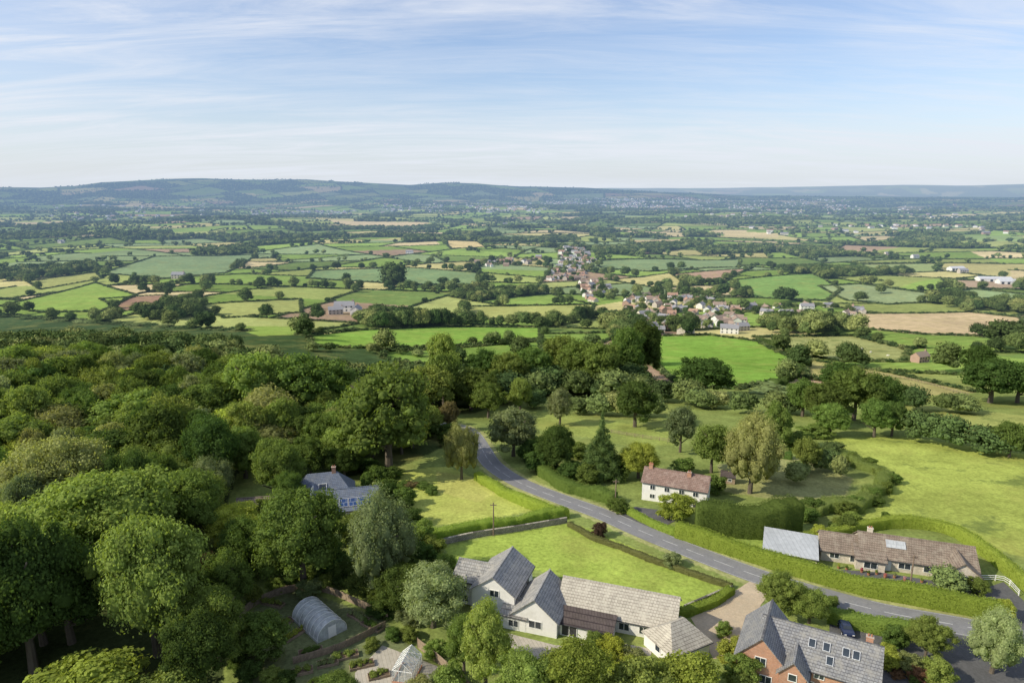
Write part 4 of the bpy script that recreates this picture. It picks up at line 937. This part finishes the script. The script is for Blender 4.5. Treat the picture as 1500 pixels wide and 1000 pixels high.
shrubs = [t for t in shrubs if np.hypot(RP[:, 0]-t[0], RP[:, 1]-t[1]).min() > 3.2]
def vis(t): return t[3]/math.hypot(t[0], t[1])
trees.sort(key=lambda t: -vis(t)); indiv = trees[:292]; rest = trees[292:]
print("trees", len(trees), "shrubs", len(shrubs))
words = {T_dark: 'dark green', T_mid: 'green', T_light: 'light green', T_lime: 'bright yellow green', T_grey: 'silvery green', T_brown: 'brownish', T_purple: 'dark purple', T_olive: 'olive green', T_yel: 'golden yellow'}
kw = {'oak': 'broad rounded tree', 'tall': 'tall narrow leafy tree', 'willow': 'drooping willow tree', 'conifer': 'conifer tree'}
for t in indiv:
    x, y, w, h, kind, tint, tag = t
    s = R.integers(NVAR[kind]); lod = 0 if math.hypot(x, y) < 175 else 1
    e = obj("tree", None, (x, y, h1(x, y)-.1), R.uniform(0, 6.28)); e.scale = (w, w, h)
    top(e, f"{words.get(tint, 'fresh green')} {kw[kind]} {tag}", 'tree', "trees of the woods and gardens")
    obj("trunk", TR[kind][s % 2], parent=e)
    c = obj("crown", CR[kind, lod, s], parent=e); k = R.uniform(.85, 1.15); c.color = (tint[0]*k, tint[1]*k, tint[2]*k, 1)
for t in shrubs[:295]:
    x, y, w, h, kind, tint, tag = t; s = R.integers(3)
    o = obj("shrub", CR['bush', 0 if math.hypot(x, y) < 150 else 1, s], (x, y, h1(x, y)-.15), R.uniform(0, 6.28), scale=(w, w, h)); o.color = (*tint, 1)
    top(o, f"{words.get(tint, 'colourful')} rounded leafy shrub in a {tag}", 'shrub', "garden and woodland shrubs")

# ------------------------------------------------------------------ scatter (uncountable far vegetation)
def gn_scatter(name, pts, srcs, label, cat):
    pts = np.array(pts, float); n = len(pts)
    me = bpy.data.meshes.new(name); me.vertices.add(n)
    z = H(pts[:, 0], pts[:, 1])-.2
    me.vertices.foreach_set('co', np.column_stack([pts[:, 0], pts[:, 1], z]).astype(np.float32).ravel())
    a = me.attributes.new('scl', 'FLOAT_VECTOR', 'POINT'); a.data.foreach_set('vector', np.column_stack([pts[:, 2], pts[:, 2], pts[:, 3]]).astype(np.float32).ravel())
    a = me.attributes.new('rot', 'FLOAT_VECTOR', 'POINT'); rz = R.uniform(0, 6.28, n); a.data.foreach_set('vector', np.column_stack([rz*0, rz*0, rz]).astype(np.float32).ravel())
    a = me.attributes.new('pick', 'INT', 'POINT'); a.data.foreach_set('value', R.integers(0, len(srcs), n).astype(np.int32))
    ng = bpy.data.node_groups.new(name, 'GeometryNodeTree')
    ng.interface.new_socket("Geometry", in_out='INPUT', socket_type='NodeSocketGeometry'); ng.interface.new_socket("Geometry", in_out='OUTPUT', socket_type='NodeSocketGeometry')
    gi = ng.nodes.new('NodeGroupInput'); go = ng.nodes.new('NodeGroupOutput'); ip = ng.nodes.new('GeometryNodeInstanceOnPoints'); j = ng.nodes.new('GeometryNodeJoinGeometry')
    for s in srcs:
        oi = ng.nodes.new('GeometryNodeObjectInfo'); oi.inputs['Object'].default_value = s; oi.inputs['As Instance'].default_value = True; ng.links.new(oi.outputs['Geometry'], j.inputs[0])
    ng.links.new(gi.outputs[0], ip.inputs['Points']); ng.links.new(j.outputs[0], ip.inputs['Instance']); ip.inputs['Pick Instance'].default_value = True
    for an, ty, sk in (('scl', 'FLOAT_VECTOR', 'Scale'), ('rot', 'FLOAT_VECTOR', 'Rotation'), ('pick', 'INT', 'Instance Index')):
        na_ = ng.nodes.new('GeometryNodeInputNamedAttribute'); na_.data_type = ty; na_.inputs['Name'].default_value = an
        ng.links.new([o for o in na_.outputs if o.enabled and o.name == 'Attribute'][0], ip.inputs[sk])
    ng.links.new(ip.outputs[0], go.inputs[0])
    o = obj(name, me); md = o.modifiers.new("scatter", 'NODES'); md.node_group = ng
    top(o, label, cat, stuff=True); return o
def src(me, u, v, w, h, nm='tree', lab="small distant rounded tree in farmland"):
    x, y = S(u, v); o = obj(nm, me, (x, y, h1(x, y)-.2), .4, scale=(w, w, h)); return top(o, lab, nm)
s_mid = [src(m, u, v, 13, 13) for m, u, v in zip(FAR_MID, (300, 520, 880, 1290), (424, 428, 424, 430))]
s_low = [src(m, u, v, 14, 12) for m, u, v in zip(FAR_LOW, (420, 700, 1100), (350, 370, 360))]
s_hdg = [src(m, u, v, 7, 4, 'shrub', "rounded bush at a field corner") for m, u, v in zip(FAR_HEDGE, (360, 640, 1290), (440, 430, 412))]
hp = []; tm = []; tl = []
def along(a, b, warped=True, treep=.15):
    d = np.linalg.norm(b-a); r = math.hypot(*((a+b)/2))
    if r > 9300: return
    if warped and R.random() < .12: return
    sp = float(np.interp(r, [400, 1500, 3000, 8000], [3.0, 4.0, 8, 18])); n = max(2, int(d/sp))
    t = np.linspace(0, 1, n); q = a+(b-a)*t[:, None]
    x, y = (unwarp(q[:, 0], q[:, 1]) if warped else (q[:, 0], q[:, 1]))
    keep = (y > 300) & (np.abs(x) < .82*y+60)
    thick = R.choice([.5, .8, 1.1, 1.8], p=[.35, .35, .2, .1]); tp = treep*R.choice([.1, .8, 3])
    if warped:
        for P, *_ in FP:
            if keep.any(): keep &= ~inpoly(x, y, P)
        for P in (wood_left, wood_mid, paddock): keep &= ~inpoly(x, y, P)
    for i in np.where(keep)[0]:
        rr_ = math.hypot(x[i], y[i])
        hp.append([x[i]+R.normal(0, .5), y[i]+R.normal(0, .5), sp*1.2+R.uniform(0, 1.5)*thick, R.uniform(1.5, 2.8)*(.7+.4*thick)])
        if R.random() < tp*sp/6:
            w = R.uniform(6, 16); (tm if rr_ < 1500 else tl).append([x[i]+R.normal(0, 2), y[i]+R.normal(0, 2), w, w*R.uniform(.75, 1.1)])
for a, b in chords: along(a, b)
for P, c, s, hg in FP:
    if hg:
        for i in range(len(P)): along(P[i], P[(i+1) % len(P)], False, .12)
def fillwood(P, sp, wmin, wmax):
    x0, y0 = P.min(0); x1, y1 = P.max(0); n = int((x1-x0)*(y1-y0)/(sp*sp)); n = min(n, 5000)
    x = R.uniform(x0, x1, n); y = R.uniform(y0, y1, n); k = inpoly(x, y, P) & (np.abs(x) < .82*y+60) & (y > 330)
    for a, b in zip(x[k], y[k]):
        w = R.uniform(wmin, wmax); (tm if math.hypot(a, b) < 1500 else tl).append([a, b, w, w*R.uniform(.7, 1.05)])
for P in farwoods: fillwood(P, 9, 9, 16)
for i in np.where(iswood)[0]:
    P, c, A_, out = leafs[i]
    r = math.hypot(*c)
    if out or r > 9000 or r < 400: continue
    X, Y = unwarp(P[:, 0], P[:, 1]); fillwood(np.column_stack([X, Y]), 10 if r < 2500 else 16 if r < 5000 else 28, 9 if r < 2500 else 13, 16 if r < 2500 else 22)
n = 9000; rs = np.sqrt(R.uniform(500**2, 9000**2, n)); az = R.uniform(-.66, .66, n)
cl = np.sin(rs/310+az*9)+np.sin(az*23+rs/570)
for r_, a_, c_ in zip(rs, az, cl):
    if c_ > np.interp(r_, [2000, 3500, 5500], [1.2, .8, .1]) and r_ > 2000:
        x, y = r_*math.sin(a_), r_*math.cos(a_); w = R.uniform(9, 18); tl.append([x, y, w*1.2, w*.85])
for P, n in villages:
    x0, y0 = P.min(0); x1, y1 = P.max(0); m = int((x1-x0)*(y1-y0)/240); x = R.uniform(x0-10, x1+10, m); y = R.uniform(y0-10, y1+10, m); k = inpoly(x, y, P)
    for a, b in zip(x[k], y[k]):
        w = R.uniform(4, 10); tm.append([a, b, w, w*R.uniform(.6, 1.0)])
def outf(p):
    for P, *_ in FP:
        if inpoly(p[0], p[1], P): return False
    return True
tm = [p for p in tm if p[1] > 310 and outf(p)]
tl = [p for p in tl if outf(p)]
gn_scatter("woodland_trees", [[t[0], t[1], t[2], t[3]] for t in rest]+tm, s_mid, "scattered green hedgerow and woodland trees across farmland", 'trees')
gn_scatter("distant_trees", tl, s_low, "far off dark tree belts across the plain", 'trees')
gn_scatter("field_hedges", hp, s_hdg, "dark green hedgerows dividing the patchwork fields", 'hedges')
print("hedge pts", len(hp), "mid", len(tm), "low", len(tl), "leafs", len(leafs))
# ------------------------------------------------------------------ village houses
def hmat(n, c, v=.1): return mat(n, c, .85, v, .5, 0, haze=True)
HW = [hmat("far_white", (.70, .69, .65)), hmat("far_cream", (.6, .55, .46)), hmat("far_brick", (.38, .26, .2)), hmat("far_stone", (.44, .40, .34))]
HR = [hmat("far_slate", (.25, .25, .265)), hmat("far_tile", (.28, .215, .17)), hmat("far_redtile", (.34, .215, .155))]
HG = hmat("far_glass", (.04, .05, .06))
def vhouse(wm, rm, l=11, w=7, e=4.8, r=7.6, wing=False):
    b = MB(); a, c = l/2, w/2
    def blk(cx, cy, a, c, e, r, turn):
        P = lambda x, y, z: (cx+(y if turn else x), cy+(x if turn else y), z)
        pts = [(-c, -2), (c, -2), (c, e), (0, r-.1), (-c, e)]
        b.poly([P(-a, y, z) for y, z in pts], 0); b.poly([P(a, y, z) for y, z in pts], 0)
        for s in (-1, 1):
            b.poly([P(-a, s*c, -2), P(a, s*c, -2), P(a, s*c, e), P(-a, s*c, e)], 0)
            k = (r-e)/c; o = .4
            b.poly([P(-a-.3, s*(c+o), e-o*k+.1), P(a+.3, s*(c+o), e-o*k+.1), P(a+.3, 0, r+.1), P(-a-.3, 0, r+.1)], 1)
            for x in np.linspace(-a+1.6, a-1.6, 4):
                for z in ((1.4, 3.7) if e > 4 else (1.4,)):
                    b.poly([P(x-.5, s*(c+.05), z-.5), P(x+.5, s*(c+.05), z-.5), P(x+.5, s*(c+.05), z+.6), P(x-.5, s*(c+.05), z+.6)], 2)
    blk(0, 0, a, c, e, r, False)
    if wing: blk(a*.45, -c-1.5, c*.9+1.5, c*.7, e*.9, r*.85, True)
    b.box(a-1.2, a-.3, -.4, .4, r-.8, r+1.1, 3)
    return b.mesh("village_house", [wm, rm, HG, HW[2]])
VH = []; lab = []
for wi, wn in enumerate(('white rendered', 'cream rendered', 'brown brick', 'grey stone')):
    for ri, rn in enumerate(('slate', 'brown tiled', 'red tiled')):
        VH.append(vhouse(HW[wi], HR[ri], R.uniform(9, 14), R.uniform(6.5, 8), *((4.8, 7.5) if R.random() < .7 else (2.9, 5.4)), wing=R.random() < .45)); lab.append(f"small {wn} village house with {rn} roof")
wts = np.array([.19, .17, .06, .11, .1, .03, .04, .07, .04, .08, .07, .03]); wts /= wts.sum()
def place(x, y, k=None, yaw=None, s=1.0):
    k = int(R.choice(12, p=wts)) if k is None else k
    o = obj("village_house", VH[k], (x, y, h1(x, y)), yaw if yaw is not None else R.choice([-.2, 1.4, .3])+R.normal(0, .35), scale=(s, s, s)); top(o, lab[k], 'house', "houses of the village")
for P, n in villages:
    x0, y0 = P.min(0); x1, y1 = P.max(0); got = []; tries = 0
    while len(got) < n and tries < n*60:
        tries += 1; x, y = R.uniform(x0, x1), R.uniform(y0, y1)
        if not inpoly(x, y, P) or any((x-a)**2+(y-b)**2 < 16**2 for a, b in got): continue
        got.append((x, y)); place(x, y, s=R.uniform(.8, 1.1)*(1.15 if y > 1000 else 1))
for u, v, k, yw, s in ((505, 456, 0, .1, 1.6), (522, 460, 0, 1.6, 1.3), (492, 460, 9, .3, 1.2), (1347, 530, 7, .5, .9), (1068, 488, 0, -.3, 1.1), (1085, 484, 9, .3, 1.0), (1410, 400, 9, 0, 1.2), (1255, 458, 3, 0, 1), (600, 372, 0, 0, 1.3), (262, 408, 9, 0, 1.5), (1340, 378, 0, .2, 1.2), (1300, 374, 3, .2, 1.2), (90, 356, 3, 0, 1.3), (740, 330, 0, 0, 1.6)):
    x, y = S(u, v); place(x, y, k, yw, s)
def barn(u, v, l, w, yaw):
    x, y = S(u, v); b = MB(); a, c = l/2, w/2; e, r = 5, 8
    pts = [(-c, -2), (c, -2), (c, e), (0, r), (-c, e)]
    for s in (-a, a): b.poly([(s, yy, z) for yy, z in pts])
    for s in (-1, 1):
        b.poly([(-a, s*c, -2), (a, s*c, -2), (a, s*c, e), (-a, s*c, e)]); b.poly([(-a-.4, s*(c+.5), e-.1), (a+.4, s*(c+.5), e-.1), (a+.4, 0, r+.15), (-a-.4, 0, r+.15)], 1)
    for xx in np.linspace(-a+4, a-4, 4): b.poly([(xx-2, -c-.05, 0), (xx+2, -c-.05, 0), (xx+2, -c-.05, 4), (xx-2, -c-.05, 4)], 2)
    o = obj("barn", b.mesh("barn", [HW[0], hmat("far_sheet", (.5, .51, .53)), HG]), (x, y, h1(x, y)), yaw); top(o, "large pale farm barn with shallow sheet roof", 'barn', "farm barns")
barn(1455, 412, 50, 18, -.15); barn(1478, 416, 34, 16, -.15); barn(1400, 396, 30, 13, .2)
b = MB()
for (u0, u1, v0, v1, n) in ((370, 520, 309, 316, 90), (800, 1010, 291, 305, 480), (560, 800, 298, 312, 180), (1000, 1250, 292, 308, 260), (1000, 1400, 300, 320, 140), (60, 300, 298, 325, 80), (1100, 1480, 330, 345, 30)):
    for i in range(n):
        u = R.uniform(u0, u1); v = R.uniform(v0, v1); x, y = S(u, v); z = h1(x, y); s = R.uniform(7, 15); T = Matrix.Translation((x, y, z)) @ Matrix.Rotation(R.choice([.1, 1.5])+R.normal(0, .3), 4, 'Z')
        wm_ = int(R.choice([0, 1, 2, 3], p=[.5, .25, .1, .15])); b.box(-s, s, -s*.6, s*.6, -2, 7, wm_, T)
        k = len(b.V); b.V += [T @ Vector(q) for q in ((-s, -s*.7, 6.9), (s, -s*.7, 6.9), (s, s*.7, 6.9), (-s, s*.7, 6.9), (-s, 0, 10.5), (s, 0, 10.5))]
        rm_ = 4+int(R.choice(3, p=[.45, .3, .25]))
        for f in ((0, 1, 5, 4), (2, 3, 4, 5), (1, 2, 5), (3, 0, 4)): b.F.append(tuple(k+q for q in f)); b.M.append(rm_)
top(obj("distant_town", b.mesh("distant_town", HW+HR)), "far off town of pale and red roofed houses", 'town', stuff=True)
def sheep_mesh():
    V = [(0, 0, .62), (.45, 0, .66), (-.45, 0, .64), (.68, 0, .78), (.92, 0, .62), (-.6, 0, .6)]
    E = [(0, 1), (0, 2), (1, 3), (3, 4), (2, 5)]; rads = [.30, .27, .29, .15, .09, .1]
    for bx in (.38, -.38):
        for s in (-1, 1):
            k = len(V); V += [(bx, s*.14, .42), (bx+(.03 if bx < 0 else 0)*-1, s*.15, .22), (bx, s*.15, .0)]; E += [(1 if bx > 0 else 2, k), (k, k+1), (k+1, k+2)]; rads += [.09, .05, .045]
    me = bpy.data.meshes.new("sheep"); me.from_pydata(V, E, []); o = bpy.data.objects.new("sheep_tmp", me); COL.objects.link(o)
    o.modifiers.new("s", 'SKIN')
    for i, r_ in enumerate(rads): me.skin_vertices[0].data[i].radius = (r_, r_)
    me.skin_vertices[0].data[0].use_root = True
    o.modifiers.new("u", 'SUBSURF').levels = 1
    dg = bpy.context.evaluated_depsgraph_get(); m2 = bpy.data.meshes.new_from_object(o.evaluated_get(dg)); bpy.data.objects.remove(o)
    m2.materials.clear(); m2.materials.append(mat("fleece", (.7, .67, .58), .95, .15, 4)); m2.name = "sheep"; return m2
sm_ = sheep_mesh()
for u, v in ((1250, 512), (1256, 514), (1262, 512), (1275, 517), (1240, 520), (1300, 522)):
    x, y = S(u, v); o = obj("sheep", sm_, (x, y, h1(x, y)), R.uniform(0, 6.28), scale=(1.4, 1.4, 1.4)); top(o, "white woolly sheep grazing in a pasture", 'sheep', "sheep grazing in the field")

# ------------------------------------------------------------------ light & sky
SAZ = rad(252); SEL = rad(35)
w = bpy.data.worlds.new("World"); sc.world = w; w.use_nodes = True; nt = w.node_tree; nt.nodes.clear()
sky = nd(nt, 'ShaderNodeTexSky', sky_type='NISHITA', sun_disc=False); sky.sun_elevation = SEL; sky.sun_rotation = SAZ; sky.altitude = 100; sky.air_density = 1.0; sky.dust_density = .8; sky.ozone_density = 2.0
tc = nd(nt, 'ShaderNodeTexCoord'); sp = nd(nt, 'ShaderNodeSeparateXYZ'); L(nt, tc.outputs['Generated'], sp.inputs[0])
zz = mth(nt, 'ADD', mth(nt, 'MAXIMUM', sp.outputs[2], 0.0), .13)
cbx = nd(nt, 'ShaderNodeCombineXYZ'); L(nt, mth(nt, 'DIVIDE', sp.outputs[0], zz), cbx.inputs[0]); L(nt, mth(nt, 'DIVIDE', sp.outputs[1], zz), cbx.inputs[1])
def cloud(rot, scx, scy, s, det, ro, dist, off=0):
    mp = nd(nt, 'ShaderNodeMapping'); mp.inputs['Location'].default_value = (off, off*.7, 0); mp.inputs['Rotation'].default_value = (0, 0, rad(rot)); mp.inputs['Scale'].default_value = (scx, scy, 1); L(nt, cbx.outputs[0], mp.inputs[0])
    n1 = nd(nt, 'ShaderNodeTexNoise'); n1.inputs['Scale'].default_value = s; n1.inputs['Detail'].default_value = det; n1.inputs['Roughness'].default_value = ro; n1.inputs['Distortion'].default_value = dist; L(nt, mp.outputs[0], n1.inputs['Vector']); return n1.outputs[0]
broad = mrange(nt, cloud(-12, .5, 1.1, .6, 3, .5, .3, 3.1), .34, .60, 0, 1)
wisp = mrange(nt, cloud(-24, .5, 1.9, 1.3, 7, .66, 1.0), .40, .66, 0, 1)
fine = mrange(nt, cloud(18, .6, 3.2, 1.7, 6, .7, .8, 7.7), .46, .70, 0, 1)
cf = mth(nt, 'ADD', mth(nt, 'MULTIPLY', wisp, mth(nt, 'ADD', mth(nt, 'MULTIPLY', broad, .5), .2)), mth(nt, 'ADD', mth(nt, 'MULTIPLY', fine, .18), mth(nt, 'MULTIPLY', broad, .28)))
cf = mth(nt, 'MINIMUM', cf, .9)
tint = mixc(nt, 1.0, sky.outputs[0], (.95, .99, 1.12), 'MULTIPLY')
c1 = mixc(nt, cf, tint, (5.9, 6.1, 6.6))
hzf = mth(nt, 'EXPONENT', mth(nt, 'MULTIPLY', mth(nt, 'MAXIMUM', sp.outputs[2], 0.0), -10.0))
c2 = mixc(nt, mth(nt, 'MULTIPLY', hzf, .85), c1, (5.1, 5.5, 6.05))
bg = nd(nt, 'ShaderNodeBackground'); bg.inputs[1].default_value = .145; L(nt, c2, bg.inputs[0])
wo = nd(nt, 'ShaderNodeOutputWorld'); L(nt, bg.outputs[0], wo.inputs[0])
sl = bpy.data.lights.new("sun", 'SUN'); sl.energy = 5.0; sl.angle = rad(.5); sl.color = (1, .91, .73)
so = bpy.data.objects.new("sun", sl); COL.objects.link(so)
dv = Vector((math.sin(SAZ)*math.cos(SEL), math.cos(SAZ)*math.cos(SEL), math.sin(SEL))); so.rotation_euler = dv.to_track_quat('Z', 'Y').to_euler()
sc.view_settings.view_transform = 'Standard'; sc.view_settings.look = 'None'; sc.view_settings.exposure = 0
cam = bpy.data.cameras.new("camera"); cam.lens = 24; cam.sensor_width = 36; cam.clip_end = 40000; cam.clip_start = .5
co = bpy.data.objects.new("camera", cam); COL.objects.link(co); co.location = (0, 0, CZ); co.rotation_euler = (math.pi/2-TH, 0, 0); sc.camera = co
